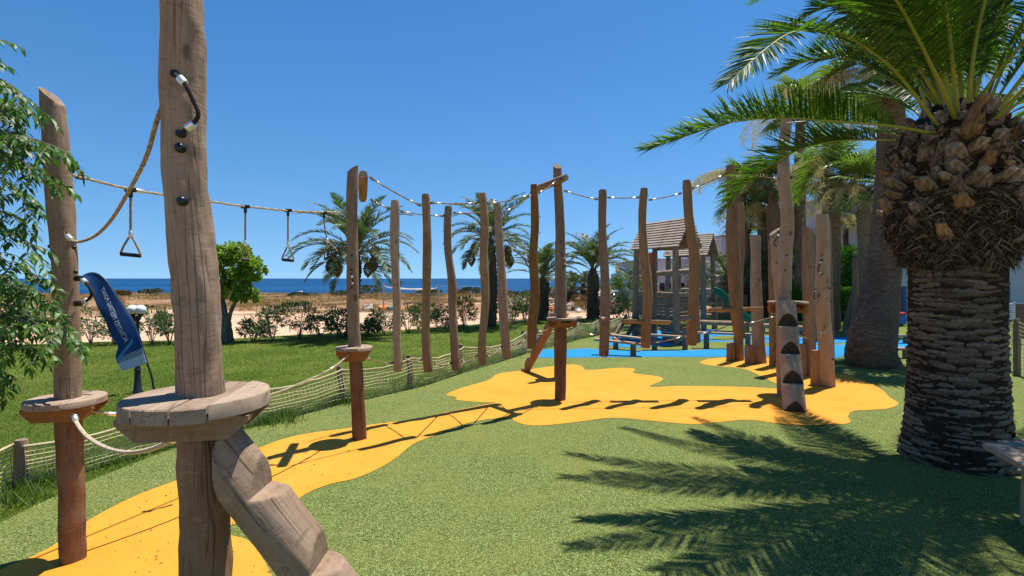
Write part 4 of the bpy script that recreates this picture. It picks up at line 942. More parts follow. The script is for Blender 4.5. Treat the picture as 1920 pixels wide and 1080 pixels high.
def frond_arrays(path, nl, lmax, wmax, side=1.0, fwd=0.55, up=0.35, droop=0.35, seed=0, r0=0.02, start=0.12, gap=0.0, upvec=None, dense_jit=0.12):
    """pinnate palm frond: returns V,F,fm,tint. path = list of Vectors"""
    rs = np.random.default_rng(seed+1000); P = np.array([tuple(p) for p in path]); m = len(P)
    T = np.gradient(P, axis=0); T /= np.linalg.norm(T, axis=1, keepdims=True)
    uz = np.array(upvec if upvec is not None else (0, 0, 1.0)); Sd = np.cross(T, uz); Sd /= np.linalg.norm(Sd, axis=1, keepdims=True)+1e-9
    for i in range(1, m):
        if np.dot(Sd[i], Sd[i-1]) < 0: Sd[i] = -Sd[i]
    U = np.cross(Sd, T)
    seg = np.linalg.norm(np.diff(P, axis=0), axis=1); cum = np.concatenate([[0], np.cumsum(seg)]); L = cum[-1]
    VV, FF, FM, TT = [], [], [], []
    # rachis (flattened 5-gon)
    k5 = 5; rad = r0*(1-0.85*(cum/L)**0.8); ang = np.arange(k5)/k5*2*np.pi+np.pi/2
    ring = P[:, None]+rad[:, None, None]*(np.cos(ang)[None, :, None]*Sd[:, None]*1.25+np.sin(ang)[None, :, None]*U[:, None]*0.75)
    VV.append(ring.reshape(-1, 3)); b = np.arange(m-1)[:, None]*k5+np.arange(k5)[None]; c = np.arange(m-1)[:, None]*k5+(np.arange(k5)[None]+1) % k5
    FF.append(np.concatenate([np.stack([b, c, c+k5], 2).reshape(-1, 3), np.stack([b, c+k5, b+k5], 2).reshape(-1, 3)])); FM.append(np.zeros(len(FF[-1]))); TT.append(np.full(m*k5, .5)); off = m*k5
    # leaflets
    s = start+(1-start)*np.linspace(0, 1, nl)**0.95; s = np.repeat(s, 2)+rs.uniform(-.004, .004, nl*2); s = np.clip(s, 0, 1); sg = np.tile([-1.0, 1.0], nl)
    keep = rs.uniform(0, 1, nl*2) > gap; s, sg = s[keep], sg[keep]; n = len(s)
    def ip(A): return np.stack([np.interp(s*L, cum, A[:, i]) for i in range(3)], 1)
    p, t, sd, u = ip(P), ip(T), ip(Sd), ip(U)
    q = (s-start)/(1-start); prof = np.clip(0.35+2.6*q, 0, 1)*np.clip(1.28-0.95*q**1.8, 0.2, 1.0)
    ll = (lmax*prof*rs.uniform(.85, 1.1, n))[:, None]; ww = (wmax*(0.6+.4*prof))[:, None]
    fw = (fwd+0.9*q**3)[:, None]
    upk = (up*(1-.5*q)+rs.normal(0, dense_jit, n))[:, None]
    d = t*fw+sd*(sg*side)[:, None]+u*upk+rs.normal(0, .05, (n, 3)); d /= np.linalg.norm(d, axis=1, keepdims=True)
    wv = np.cross(d, u); wv /= np.linalg.norm(wv, axis=1, keepdims=True)
    wv = wv*0.8+np.cross(d, wv)*rs.normal(0, .5, (n, 1)); wv /= np.linalg.norm(wv, axis=1, keepdims=True)
    g = np.array([0, 0, -1.0])
    mid = p+d*ll*.5+g*ll*droop*.12; tip = p+d*ll*.97+g*ll*droop*.5
    V = np.stack([p-wv*ww*.35, p+wv*ww*.35, mid+wv*ww*.5, mid-wv*ww*.5, tip], 1).reshape(-1, 3); b = np.arange(n)*5+off
    F = np.concatenate([np.stack([b, b+1, b+2], 1), np.stack([b, b+2, b+3], 1), np.stack([b+3, b+2, b+4], 1)])
    VV.append(V); FF.append(F); FM.append(np.ones(len(F))); TT.append(np.repeat(np.clip(rs.normal(.45, .28, n), 0, 1), 5))
    return np.concatenate(VV), np.concatenate(FF), np.concatenate(FM), np.concatenate(TT)
def split_frond(V, F, fm, t, mats):
    nr = int(F[fm == 0].max())+1
    a = npmesh('frond', V[:nr], F[fm == 0], mats[0], None, t[:nr], True); b = npmesh('leaflets', V[nr:], F[fm == 1]-nr, mats[1], None, t[nr:]); return a, b
def frond_obj(name, path, mats, parent, origin, **kw):
    V, F, fm, t = frond_arrays(path, **kw); V = V-np.array(tuple(origin)); a, b = split_frond(V, F, fm, t, mats)
    o = link(name, a, parent); link('leaflets', b, o, (0, 0, 0), 'stuff'); return o
def arc(L, el, bend, n=22, wob=0.0, seed=0):
    """frond curve in the local XZ plane starting at the origin along +X"""
    pts = [Vector((0, 0, 0))]; ds = L/n
    for i in range(n):
        t = i/n; a = el-bend*(t**1.35); pts.append(pts[-1]+Vector((math.cos(a)*ds, wob*math.sin(t*3+seed)*ds, math.sin(a)*ds)))
    return pts
def rough_trunk(root, path, rads, mat_, seg=22, step=0.06, rings=0.05, amp=0.08, seed=0, name='trunk', tint=0.0):
    pth = resample(cr(path, 6), step); n = len(pth); cum = [0]
    for i in range(1, n): cum.append(cum[-1]+(pth[i]-pth[i-1]).length)
    L = cum[-1]; rr = []
    for c_ in cum:
        t = c_/L*(len(rads)-1); i = min(int(t), len(rads)-2); r = lerp(rads[i], rads[i+1], t-i); rr.append(r*(1+amp*0.5*(((c_/rings) % 1.0)-.5)))
    mb = MB(); mb.tube(pth, rr, seg, 0, 0, amp, True, seed, tint, 8.0); return mb.build(name, mat_, root)

# ------------------------------------------------------------------ big feather palm at the right
PC = Vector((3.92, 4.52, 0))
big = thing('feather_palm', 'big stout palm with scaly trunk and arching green fronds in the right foreground', 'palm tree', PC)
mb = MB(); mb.tube([PC+Vector((0, 0, z)) for z in (-.05, .1, .3, .6, 1.0, 1.4, 1.8, 1.95)], [.415, .395, .37, .352, .335, .33, .33, .4], 40, 0, 0, .05, True, 3); mb.build('trunk', BARK_CORE, big)
def scar_mesh(seed):
    rs = random.Random(seed); V, F = [], []; n = 9
    wv = [rs.uniform(-.1, .1) for _ in range(n)]
    for k in range(n):
        x = -1+2*k/(n-1); e = max(0, 1-abs(x)**1.6)**.9; j = wv[k]*1.5
        for (o, z) in ((-0.2, -.62), (.5+j, -.22), (1.0+j*2.2, .10+j*.8), (.55+j*2, .30+j*.5), (-0.25, .55)):
            V.append((x*.5, (o*e-.12*(1-e))*1.0, z*(.35+.65*e)+.10*j+ .09*rs.uniform(-1, 1)*e))
    for k in range(n-1):
        for q in range(4): F.append((k*5+q, (k+1)*5+q, (k+1)*5+q+1, k*5+q+1))
    me = bpy.data.meshes.new('leaf_scar'); me.from_pydata(V, [], F); me.materials.append(BARK_P)
    a = me.attributes.new('gr', 'FLOAT_VECTOR', 'POINT'); a.data.foreach_set('vector', np.array([(v[0]*.25+seed, v[1]*.04, v[2]*.06) for v in V], dtype=np.float32).ravel())
    a = me.attributes.new('tint', 'FLOAT', 'POINT'); a.data.foreach_set('value', np.array([0.25 if (i % 5) in (2, 3) else 0 for i in range(len(V))], dtype=np.float32)); me.polygons.foreach_set('use_smooth', [True]*len(F)); return me, V, F
scars = [scar_mesh(s_) for s_ in range(6)]
row = 0; z = 0.02; restmb = MB(); toC = (Vector((0, 0, 0))-PC); toC.z = 0; toC.normalize(); nsc = 0
trunk_r = lambda z: float(np.interp(z, [0, .1, .3, .6, 1.0, 1.4, 1.8], [.415, .395, .368, .35, .335, .33, .33]))
while z < 1.86:
    nper = 11
    for k in range(nper):
        a = 2*math.pi*(k+(row % 2)*.5+random.uniform(-.07, .07))/nper+row*.09; rd = Vector((math.cos(a), math.sin(a), 0)); r = trunk_r(z)*.975
        w_ = 2*math.pi*r/nper*random.uniform(.92, 1.18); hh = random.uniform(.045, .075); dd = random.uniform(.014, .03)
        m, V, F = random.choice(scars); M = Matrix(((-rd.y*w_, rd.x*dd, 0, rd.x*r), (rd.x*w_, rd.y*dd, 0, rd.y*r), (0, 0, hh, z+random.uniform(-.022, .022)), (0, 0, 0, 1)))
        tl = Matrix.Rotation(random.uniform(-.16, .16), 4, rd); M = M if True else tl
        if rd.dot(toC) > 0.02 and nsc < 290:
            o = link('leaf_scar', m, big); o.matrix_basis = Matrix.Translation(M.translation) @ tl @ Matrix(((M[0][0], M[0][1], 0, 0), (M[1][0], M[1][1], 0, 0), (0, 0, hh, 0), (0, 0, 0, 1))); nsc += 1
        else:
            restmb.add([M @ Vector(v)+PC for v in V], F, 0, [(v[0]*.25+k, v[1]*.04, v[2]*.06) for v in V])
    z += 0.0435; row += 1
restmb.build('leaf_scars', BARK_P, big, kind='stuff')
# bulging fibrous head
mb = MB(); mb.tube([PC+Vector((0, 0, z)) for z in (1.78, 1.86, 1.98, 2.12, 2.3, 2.5, 2.7, 2.9, 3.05, 3.15)], [.32, .40, .47, .5, .485, .455, .42, .37, .28, .15], 44, 0, 0, .16, True, 9, jf=5); mb.build('crown_core', BARK_CORE, big)
n = 11000; a = rng.uniform(0, 2*np.pi, n); z = 1.72+np.where(rng.uniform(0, 1, n) < .88, rng.uniform(0, 1, n)**.9*.62, rng.uniform(.5, 1.15, n)); r = np.interp(z, [1.7, 1.86, 2.0, 2.2, 2.4], [.34, .40, .465, .485, .475])*rng.uniform(.95, 1.07, n)
Pp = np.stack([PC.x+np.cos(a)*r, PC.y+np.sin(a)*r, z], 1); tang = np.stack([-np.sin(a), np.cos(a), np.zeros(n)], 1)*rng.choice([-1, 1], (n, 1)); rad_ = np.stack([np.cos(a), np.sin(a), np.zeros(n)], 1)
D = tang*rng.uniform(.2, 1.2, (n, 1))+rad_*rng.uniform(-.1, .28, (n, 1))+np.array([0, 0, 1])*rng.normal(-.25, .4, (n, 1)); D /= np.linalg.norm(D, axis=1, keepdims=True)
Lh = rng.uniform(.03, .15, (n, 1)); W = np.cross(D, rad_); W /= np.linalg.norm(W, axis=1, keepdims=True); W *= rng.uniform(.0015, .009, (n, 1))
mid = Pp+D*Lh*.5-np.array([0, 0, 1])*Lh*.05; tip = Pp+D*Lh-np.array([0, 0, 1])*Lh*.3
V = np.stack([Pp-W, Pp+W, mid+W, mid-W, tip], 1).reshape(-1, 3)-np.array(tuple(PC)); b = np.arange(n)*5
F = np.concatenate([np.stack([b, b+1, b+2], 1), np.stack([b, b+2, b+3], 1), np.stack([b+3, b+2, b+4], 1)])
link('fibre_skirt', npmesh('fibre_skirt', V, F, FIBRE, tint=np.repeat(rng.uniform(0, 1, n)**2.8, 5)), big, kind='stuff')
def boot_mesh(seed, mat_):
    rs = random.Random(seed); mb = MB(); pts = []; n = 10
    sec = lambda w_, h_, j: [(math.cos(a_)*w_*(1+j*rs.uniform(-1, 1)), math.sin(a_)*h_*(1+j*rs.uniform(-1, 1))) for a_ in [2*math.pi*k/n for k in range(n)]]
    V, Gv = [], []
    for (y, w_, h_, dz) in ((-.06, .085, .045, 0), (.04, .078, .042, .0), (.10, .062, .036, .01), (.145, .05+rs.uniform(-.006, .01), .03, .018), (.155, .042, .024, .02)):
        for (x, z_) in sec(w_, h_, .1): V.append((x, y+(rs.uniform(-.018, .018) if y > .14 else 0)-z_*.3, z_+dz)); Gv.append((x, z_, y))
    F = [(i*n+k, i*n+(k+1) % n, (i+1)*n+(k+1) % n, (i+1)*n+k) for i in range(4) for k in range(n)]+[tuple(reversed(range(4*n, 5*n)))]
    mb.add(V, F, 0, Gv, [0.0]*(4*n)+[.6]*n); o = mb.build('petiole_stub', mat_); me = o.data; bpy.data.objects.remove(o); return me
boots = [boot_mesh(s_, BOOT if s_ % 5 else BOOT_O) for s_ in range(9)]
for ri, (z, r, npb) in enumerate(((1.93, .47, 13), (2.06, .48, 14), (2.2, .475, 9), (2.32, .465, 15), (2.39, .46, 18), (2.46, .445, 18), (2.55, .425, 17), (2.64, .405, 17), (2.73, .375, 16), (2.82, .34, 14), (2.90, .3, 12), (2.98, .25, 9))):
    for k in range(npb):
        a = 2*math.pi*(k+ri*.5+random.uniform(-.2, .2))/npb; zz = z+random.uniform(-.035, .035); q = Vector((math.cos(a), math.sin(a), 0))
        if ri < 2 and random.random() < .6: continue
        o = link('petiole_stub', random.choice(boots), big); s_ = random.uniform(.62, 1.15)*(0.6 if ri < 2 else .92)
        rotm = Matrix.Rotation(a-math.pi/2+random.uniform(-.45, .45), 4, 'Z') @ Matrix.Rotation(math.radians(random.uniform(8, 62)+ri*2.2), 4, 'X') @ Matrix.Rotation(random.uniform(-.25, .25), 4, 'Y')
        o.matrix_basis = Matrix.Translation(q*r+Vector((0, 0, zz))) @ rotm @ Matrix.Scale(s_, 4)
KW = dict(nl=225, lmax=.41, wmax=.0155, side=.95, fwd=.7, up=.38, droop=.2, r0=.018, start=.16)
cc = PC+Vector((0, 0, 2.93))
def key_frond(pix, seed, **kw):
    k = dict(KW); k.update(kw); pth = resample(cr([R(*p) for p in pix], 6), .06); frond_obj('frond', pth, [RACHIS, PALM], big, PC, seed=seed, **k)
key_frond([(1762, 240, 4.35), (1687, 142, 4.15), (1631, 94, 4.0), (1575, 62, 3.85), (1522, 56, 3.7), (1477, 64, 3.58), (1425, 101, 3.45), (1365, 157, 3.35)], 1, upvec=(.2, -.3, .9), lmax=.45)
key_frond([(1755, 251, 4.3), (1669, 236, 4.2), (1556, 227, 4.1), (1462, 221, 4.0), (1369, 229, 3.95), (1275, 259, 3.92), (1208, 280, 3.9)], 2, lmax=.37, up=1.25, side=.7, dense_jit=.45)
key_frond([(1725, 266, 4.6), (1650, 262, 4.85), (1575, 264, 5.1), (1507, 277, 5.3), (1444, 311, 5.5), (1395, 345, 5.65), (1354, 397, 5.8)], 3, lmax=.44, up=1.0, side=.85, dense_jit=.35)
key_frond([(1770, 235, 4.6), (1690, 160, 4.9), (1600, 112, 5.2), (1520, 112, 5.4), (1455, 138, 5.5)], 14, lmax=.42, up=.7, dense_jit=.3)
key_frond([(1780, 235, 4.5), (1725, 60, 4.6), (1640, 5, 4.8), (1550, 10, 5.0), (1490, 45, 5.1)], 15, lmax=.42, up=.6)
key_frond([(1794, 229, 4.3), (1762, 157, 4.1), (1725, 82, 3.9), (1684, 7, 3.65), (1630, -60, 3.4), (1560, -110, 3.1), (1480, -120, 2.8)], 4, lmax=.4)
key_frond([(1812, 230, 4.35), (1822, 130, 4.3), (1832, 0, 4.2), (1838, -130, 4.1), (1830, -280, 3.9)], 5, lmax=.4, upvec=(0, -1, .3), side=1.0)
key_frond([(1845, 225, 4.4), (1900, 140, 4.3), (1990, 30, 4.15), (2110, -50, 4.0), (2260, -60, 3.8)], 6, lmax=.4)
key_frond([(1850, 245, 4.35), (1920, 185, 4.2), (2020, 130, 4.05), (2150, 110, 3.9), (2300, 170, 3.7)], 7, lmax=.4)
key_frond([(1745, 235, 4.7), (1690, 120, 5.0), (1640, 20, 5.3), (1600, -60, 5.6), (1560, -90, 5.9), (1530, -60, 6.2)], 8, lmax=.4)
key_frond([(1775, 230, 4.6), (1735, 110, 4.75), (1700, -20, 4.9), (1660, -110, 5.1), (1600, -160, 5.3)], 9, lmax=.38)
for q_, tp in enumerate(((1.5, 5.6, 4.75), (1.35, 5.0, 4.45), (2.3, 6.5, 5.25), (3.2, 6.9, 5.3), (2.0, 3.3, 3.5), (1.15, 3.8, 3.8), (4.3, 1.9, 3.2), (4.4, 6.9, 5.2))):
    tp = Vector(tp); pth = resample(cr([cc, cc.lerp(tp, .3)+Vector((0, 0, .62)), cc.lerp(tp, .68)+Vector((0, 0, .62)), tp], 6), .07); frond_obj('frond', pth, [RACHIS, PALM], big, PC, seed=80+q_, **dict(KW, nl=170, lmax=.36))
rs = random.Random(11)
i = 0
for ring, (cnt, el, L, bend) in enumerate(((6, 84, 2.5, 55), (8, 70, 2.9, 85), (9, 55, 3.0, 100), (8, 36, 2.9, 88))):
    for k in range(cnt):
        az = 2*math.pi*(k+rs.uniform(-.25, .25))/cnt+ring*.7; dirc = Vector((math.cos(az), math.sin(az), 0))
        ddeg = math.degrees(math.atan2(dirc.y, dirc.x))
        if ring == 3 and (-175 < ddeg < -105 or ddeg > 150): continue
        if ring == 2 and (ddeg < -148 or ddeg > 140): continue
        e = math.radians(el+rs.uniform(-6, 6)); LL = L*rs.uniform(.92, 1.08)
        pth = [Vector((p.x*math.cos(az)-p.y*math.sin(az), p.x*math.sin(az)+p.y*math.cos(az), p.z))+cc+dirc*(.12+.06*ring)+Vector((0, 0, .05-.05*ring)) for p in arc(LL, e, math.radians(bend), 24, .12, k)]
        if any(q.y > .3 and 960+FPX*q.x/q.y < 1420 and 522-FPX*(q.z-H)/q.y > 0 for q in pth): continue
        k_ = dict(KW); k_.update(nl=165, lmax=.37, up=rs.uniform(.25, .5)); frond_obj('frond', pth, [RACHIS, PALM], big, PC, seed=30+i, **k_); i += 1
mb = MB(); sp = [R(1812, 262, 4.12), R(1818, 235, 4.1), R(1830, 200, 4.08), R(1840, 170, 4.06)]; mb.tube(cr(sp, 4), [.03, .04, .05, .055, .055, .05, .045, .04, .033, .025, .016, .008, .003][:13], 10, 0); mb.build('flower_sheath', BOOT_O, big)

# ------------------------------------------------------------------ distant date palms on the shore side of the lawn
tmpl = []
for s_, (el, bd, L) in enumerate(((80, 70, 2.0), (66, 85, 2.0), (52, 95, 2.0), (35, 90, 1.95), (15, 80, 1.9), (-8, 62, 1.75))):
    for v_ in range(2):
        V, F, fm, t = frond_arrays(arc(L, math.radians(el), math.radians(bd), 16, .15*(1 if v_ else -1), v_), nl=56, lmax=.38, wmax=.027, side=.9, fwd=.7, up=.45, droop=.3, seed=200+s_*2+v_, r0=.016, start=.16)
        tmpl.append(split_frond(V, F, fm, t, [RACHIS_F, PALM_F]))
def bunch_mesh(seed, ln=.42):
    rs_ = np.random.default_rng(seed); n = 420; u = rs_.uniform(0, 1, n); rr = .13*np.sin(np.pi*np.clip(u*.9+.08, 0, 1))*rs_.uniform(.5, 1, n)**.5; a = rs_.uniform(0, 2*np.pi, n)
    C = np.stack([np.cos(a)*rr, np.sin(a)*rr, -u*ln], 1); s = .016; O = np.array([(1, 0, 0), (-1, 0, 0), (0, 1, 0), (0, -1, 0), (0, 0, 1.4), (0, 0, -1.4)])*s
    V = (C[:, None]+O[None]).reshape(-1, 3); f = np.array([(0, 2, 4), (2, 1, 4), (1, 3, 4), (3, 0, 4), (2, 0, 5), (1, 2, 5), (3, 1, 5), (0, 3, 5)]); F = (np.arange(n)[:, None, None]*6+f[None]).reshape(-1, 3)
    return npmesh('fruit_bunch', V, F, DATE, tint=np.repeat(rs_.uniform(0, 1, n)*rs_.uniform(.2, 1), 6), smooth=True)
bm_ = [bunch_mesh(s_) for s_ in range(3)]
def date_palm(label, base, crown, r0, r1, n, scale, els=None, bunches=(), seed=0, lean=None, group='date palms beyond the lawn'):
    t = thing('date_palm', label, 'palm tree', base, group); c = Vector(crown); b = Vector(base)
    mid = b.lerp(c, .5)+(lean or Vector())
    rough_trunk(t, [b-Vector((0, 0, .1)), mid, c, c+Vector((0, 0, .25))], [r0*1.1, r0, r1, r1*1.25, r1*.6], BARK_D, 16, .045, .09, .22, seed)
    # stubs of cut leaves standing proud of the trunk
    mb = MB(); L = (c-b).length; rs_ = random.Random(seed); kk = int(L/.055)
    for i in range(kk):
        for q in range(4):
            a = i*2.4+q*1.571+rs_.uniform(-.2, .2); u = (i+.5)/kk; p = (b.lerp(mid, u*2) if u < .5 else mid.lerp(c, u*2-1)); rr = lerp(r0, r1, u)*1.0; d = Vector((math.cos(a), math.sin(a), .9)).normalized()
            pp = p+Vector((math.cos(a), math.sin(a), 0))*rr; mb.tube([pp-d*.03, pp+d*.055*rs_.uniform(.6, 1.3)], [.038, .02], 5, 0)
    mb.build('trunk_stubs', BARK_D, t, kind='stuff')
    for i in range(n):
        lev = (i*6//n); lev = min(5, max(0, lev)) if els is None else els[i % len(els)]
        me = tmpl[lev*2+(i % 2)]; o = link('frond', me[0], t, c-b+Vector((0, 0, .12))); link('leaflets', me[1], o, (0, 0, 0), 'stuff'); o.rotation_euler = (rs_.uniform(-.15, .15), rs_.uniform(-.1, .1), i*2.399+rs_.uniform(-.2, .2)); sc_ = scale*rs_.uniform(.88, 1.08); o.scale = (sc_, sc_, sc_)
    for (px, py, dY) in bunches:
        q = R(px, py, b.y+dY); mb = MB(); top = c+Vector((0, 0, .12)); m_ = top.lerp(q, .6)+Vector((0, 0, .16)); mb.tube(cr([top, m_, q], 5), .011, 5, 0); mb.build('fruit_stalk', RACHIS_F, t)
        o = link('fruit_bunch', rs_.choice(bm_), t, q-b); o.rotation_euler[2] = rs_.uniform(0, 6); o.scale = (1.05, 1.05, 1.0)
    return t
date_palm('date palm with orange fruit bunches directly behind the middle log post', G(658, 632), R(668, 488, 14.0), .13, .13, 38, .98, None, [(622, 462, -.2), (641, 455, .3), (620, 486, -.4), (703, 460, -.3), (690, 492, .3), (700, 482, .1), (633, 490, -.6)], 5)
date_palm('date palm behind the slim brown hanging log with one low fruit bunch at its left', G(921, 613), R(921, 462, 16.9), .15, .12, 38, .98, None, [(884, 475, -.3), (890, 455, .2), (952, 462, -.2), (957, 478, .1), (945, 470, .3)], 6, Vector((.05, 0, 0)))
date_palm('young upright date palm just left of the tall centre post', G(1017, 600), R(1018, 532, 19.7), .22, .22, 26, .98, [0, 1, 0, 2, 1, 3], (), 7)
date_palm('young spreading date palm right of the tall centre post', G(1112, 598), R(1112, 515, 20.2), .24, .2, 28, 1.12, [0, 1, 2, 1, 3, 2], (), 8)
date_palm('small stemless palm far away near the shore scrub', G(1072, 567), R(1072, 553, 34), .3, .3, 22, .95, [0, 1, 2, 3, 4], (), 9)
date_palm('small palm with short bare trunk far away near the shore', G(1094, 566), R(1094, 538, 35), .16, .18, 22, .95, [1, 2, 3, 4, 2], (), 10)
date_palm('low arching palm behind the playhouse slide', R(1402, 583, 22)*1.0, R(1402, 540, 22), .2, .2, 26, 1.25, [1, 2, 3, 2, 4], (), 12, group='low palms by the white buildings')
date_palm('low arching palm against the wall right of the second playhouse', R(1366, 583, 25)*1.0, R(1366, 530, 25), .2, .2, 26, 1.3, [1, 2, 3, 2, 4], (), 13, group='low palms by the white buildings')

# ------------------------------------------------------------------ fan palms
def fan_leaf(seed):
    rs_ = random.Random(seed); V, F, fm, t = [], [], [], []
    pet = arc(.75, math.radians(30), math.radians(50), 8)
    for i, p in enumerate(pet):
        r = .011*(1-.5*i/8); V += [(p.x, p.y-r, p.z), (p.x, p.y+r, p.z), (p.x, p.y, p.z+r)]; t += [.3]*3
        if i: 
            b = i*3
            for (x, y) in ((0, 1), (1, 2), (2, 0)): F += [(b-3+x, b-3+y, b+y), (b-3+x, b+y, b+x)]; fm += [0, 0]
    hub = pet[-1]; d0 = (pet[-1]-pet[-2]).normalized(); upv = Vector((0, 1, 0)).cross(d0)*-1; n = 30
    for k in range(n):
        a = math.radians(lerp(-125, 125, k/(n-1))+rs_.uniform(-2, 2)); dd = (d0*math.cos(a)+Vector((0, 1, 0))*math.sin(a)+upv*.22*(1-abs(a)/2.2)).normalized(); L = .66*rs_.uniform(.85, 1.08)*(1-.18*abs(a)/2.1)
        sd = dd.cross(upv).normalized(); b = len(V); w0 = .012; w1 = .021
        m_ = hub+dd*L*.55; e = hub+dd*L*.85+Vector((0, 0, -.16*L)); e2 = hub+dd*L*.98+Vector((0, 0, -.42*L))
        for q in (hub-sd*w0, hub+sd*w0, m_-sd*w1+upv*.012*(-1)**k, m_+sd*w1-upv*.012*(-1)**k, e-sd*.008, e+sd*.008, e2): V.append(tuple(q))
        tt_ = rs_.uniform(.1, 1); t += [tt_]*7; F += [(b, b+1, b+3), (b, b+3, b+2), (b+2, b+3, b+5), (b+2, b+5, b+4), (b+4, b+5, b+6)]; fm += [1]*5
    return npmesh('fan_leaf', np.array([tuple(v) for v in V]), np.array(F), [RACHIS, FAN], np.array(fm), np.array(t))
fans = [fan_leaf(s_) for s_ in range(4)]
def stalk_mesh(seed):
    rs_ = random.Random(seed); V, F, t = [], [], []
    main = arc(1.9, math.radians(45), math.radians(125), 20)
    def strip(a, b, w_):
        d = (b-a).normalized(); sd = d.cross(Vector((rs_.uniform(-1, 1), rs_.uniform(-1, 1), .3))).normalized()*w_; k = len(V); V.extend([tuple(a-sd), tuple(a+sd), tuple(b+sd*.6), tuple(b-sd*.6)]); F.extend([(k, k+1, k+2), (k, k+2, k+3)]); t.extend([rs_.uniform(.2, 1)]*4)
    for i in range(1, len(main)): strip(main[i-1], main[i], .006)
    for i in range(5, len(main)):
        for _ in range(5):
            p = main[i]; d = Vector((rs_.gauss(0, .5), rs_.gauss(0, .8), -.9)); L = rs_.uniform(.12, .34); q = p+d.normalized()*L; strip(p, q, .0025)
            for _ in range(9):
                u = rs_.uniform(.15, 1); m_ = p.lerp(q, u); strip(m_, m_+Vector((rs_.gauss(0, .05), rs_.gauss(0, .05), rs_.uniform(-.09, .02))), .003)
    return npmesh('flower_stalk', np.array(V), np.array(F), FANDRY, tint=np.array(t))
stalks = [stalk_mesh(s_) for s_ in range(3)]
def fan_palm(label, base, crown, r0, r1, nf, scale, nst, seed, sscale=1.0, via=None, group='fan palms behind the log cluster'):
    t = thing('fan_palm', label, 'palm tree', base, group); b, c = Vector(base), Vector(crown); rs_ = random.Random(seed)
    pth = [b-Vector((0, 0, .1))]+([Vector(v) for v in via] if via else [b.lerp(c, .5)])+[c, c+Vector((0, 0, .2))]
    rads = [r0*1.08, r0*.92, lerp(r0, r1, .7), r1, r1, r1*.5]
    rough_trunk(t, pth, rads, BARK_W, 26, .03, .045, .05, seed)
    mb = MB()
    for i in range(26):    # split old leaf bases under the crown
        a = rs_.uniform(0, 6.28); d = Vector((math.cos(a), math.sin(a), rs_.uniform(.6, 1.6))).normalized(); p = c+Vector((math.cos(a)*r1*.9, math.sin(a)*r1*.9, rs_.uniform(-.35, .15))); mb.tube([p, p+d*.12, p+d*.24], [.035, .028, .012], 5, 0)
    mb.build('old_leaf_bases', BARK_D, t, kind='stuff')
    for i in range(nf):
        o = link('fan_leaf', rs_.choice(fans), t, c-b+Vector((0, 0, .15*rs_.random()))); el = lerp(-75, 35, (i/nf)**.9)
        o.rotation_euler = (rs_.uniform(-.3, .3), math.radians(el+rs_.uniform(-8, 8)), i*2.399+rs_.uniform(-.3, .3)); s_ = scale*rs_.uniform(.85, 1.1); o.scale = (s_, s_, s_)
    for i in range(nst):
        o = link('flower_stalk', rs_.choice(stalks), t, c-b); o.rotation_euler = (rs_.uniform(-.2, .2), rs_.uniform(-.35, .25), rs_.uniform(0, 6.28)); s_ = sscale*rs_.uniform(.8, 1.15); o.scale = (s_, s_, s_)
    return t
fan_palm('largest fan palm with flared rough grey trunk between log cluster and big palm', G(1641, 681), R(1676, 150, 9.8), .40, .235, 26, 1.25, 9, 31, 1.1, [G(1643, 690)+Vector((0, .15, .3)), R(1655, 513, 9.8), R(1668, 330, 9.8)])
fan_palm('fan palm with slim straight trunk right of the rightmost upright log', G(1563, 618), R(1557, 345, 16), .2, .25, 24, 1.15, 9, 32, 1.1)
fan_palm('fan palm whose trunk rises behind the largest fan palm', G(1630, 625), R(1618, 365, 14.9), .2, .19, 22, 1.05, 9, 33, 1.0)
fan_palm('fan palm with dark trunk behind the round-topped upright log', G(1432, 592), R(1432, 405, 21.5), .27, .25, 24, 1.15, 10, 34, 1.3)
fan_palm('fan palm with dark trunk hidden behind the tallest pale post', G(1458, 595), R(1448, 362, 19.5), .26, .24, 24, 1.1, 10, 35, 1.2)
fan_palm('thin-trunked fan palm farthest left of the palm group', G(1404, 588), R(1400, 425, 23), .12, .13, 20, .95, 6, 36, 1.0)
fan_palm('far fan palm with yellow-green crown before the white building', G(1590, 588), R(1588, 418, 23.3), .16, .16, 24, .9, 6, 37, 1.0)
fan_palm('tall fan palm whose dry stalks hang between the arching fronds', G(1500, 600), R(1500, 215, 19.5), .2, .2, 24, 1.3, 14, 38, 1.6)
fan_palm('fan palm with hanging dry stalks beside the thick hanging log', G(1385, 592), R(1392, 352, 21), .14, .15, 20, 1.0, 12, 39, 1.3)

# ------------------------------------------------------------------ shrubs, round tree, left tree
OG = 'oleander shrubs along the far edge of the lawn'
ol = [(-150, 655, 1.0, .85), (-60, 652, 1.1, .9), (20, 650, 1.0, .9), (95, 648, .9, .8), (170, 645, .95, .95), (215, 646, .8, .75), (285, 644, .9, .8), (318, 645, .8, .85), (475, 640, .7, .55), (512, 640, .95, .85), (560, 637, 1.05, .95), (603, 636, .8, .62), (636, 633, .75, .8), (690, 630, .6, .45), (720, 628, .9, .75), (765, 624, .8, .75), (795, 620, .9, .85), (833, 618, .8, .7), (870, 614, .9, 1.05), (962, 609, 1.0, .95), (985, 607, .9, 1.15)]
words = ['far left behind the leafy branches', 'left edge, under the leafy branches', 'left edge, partly behind leaves', 'behind the leftmost log post', 'left of the blue flag', 'directly behind the blue flag', 'right of the white globe lamp', 'left of the large foreground post', 'low, right of the round green tree', 'second right of the round green tree', 'tallest of the left row, with pink buds', 'low and thin in the row', 'left of the middle log post', 'smallest, right of the middle post', 'left of the first grey hanging log', 'between the first two hanging logs', 'behind the brown second log', 'left of the bent grey log', 'dark, between bent and slim brown logs', 'right of the leaning grey log', 'left of the young upright palm']
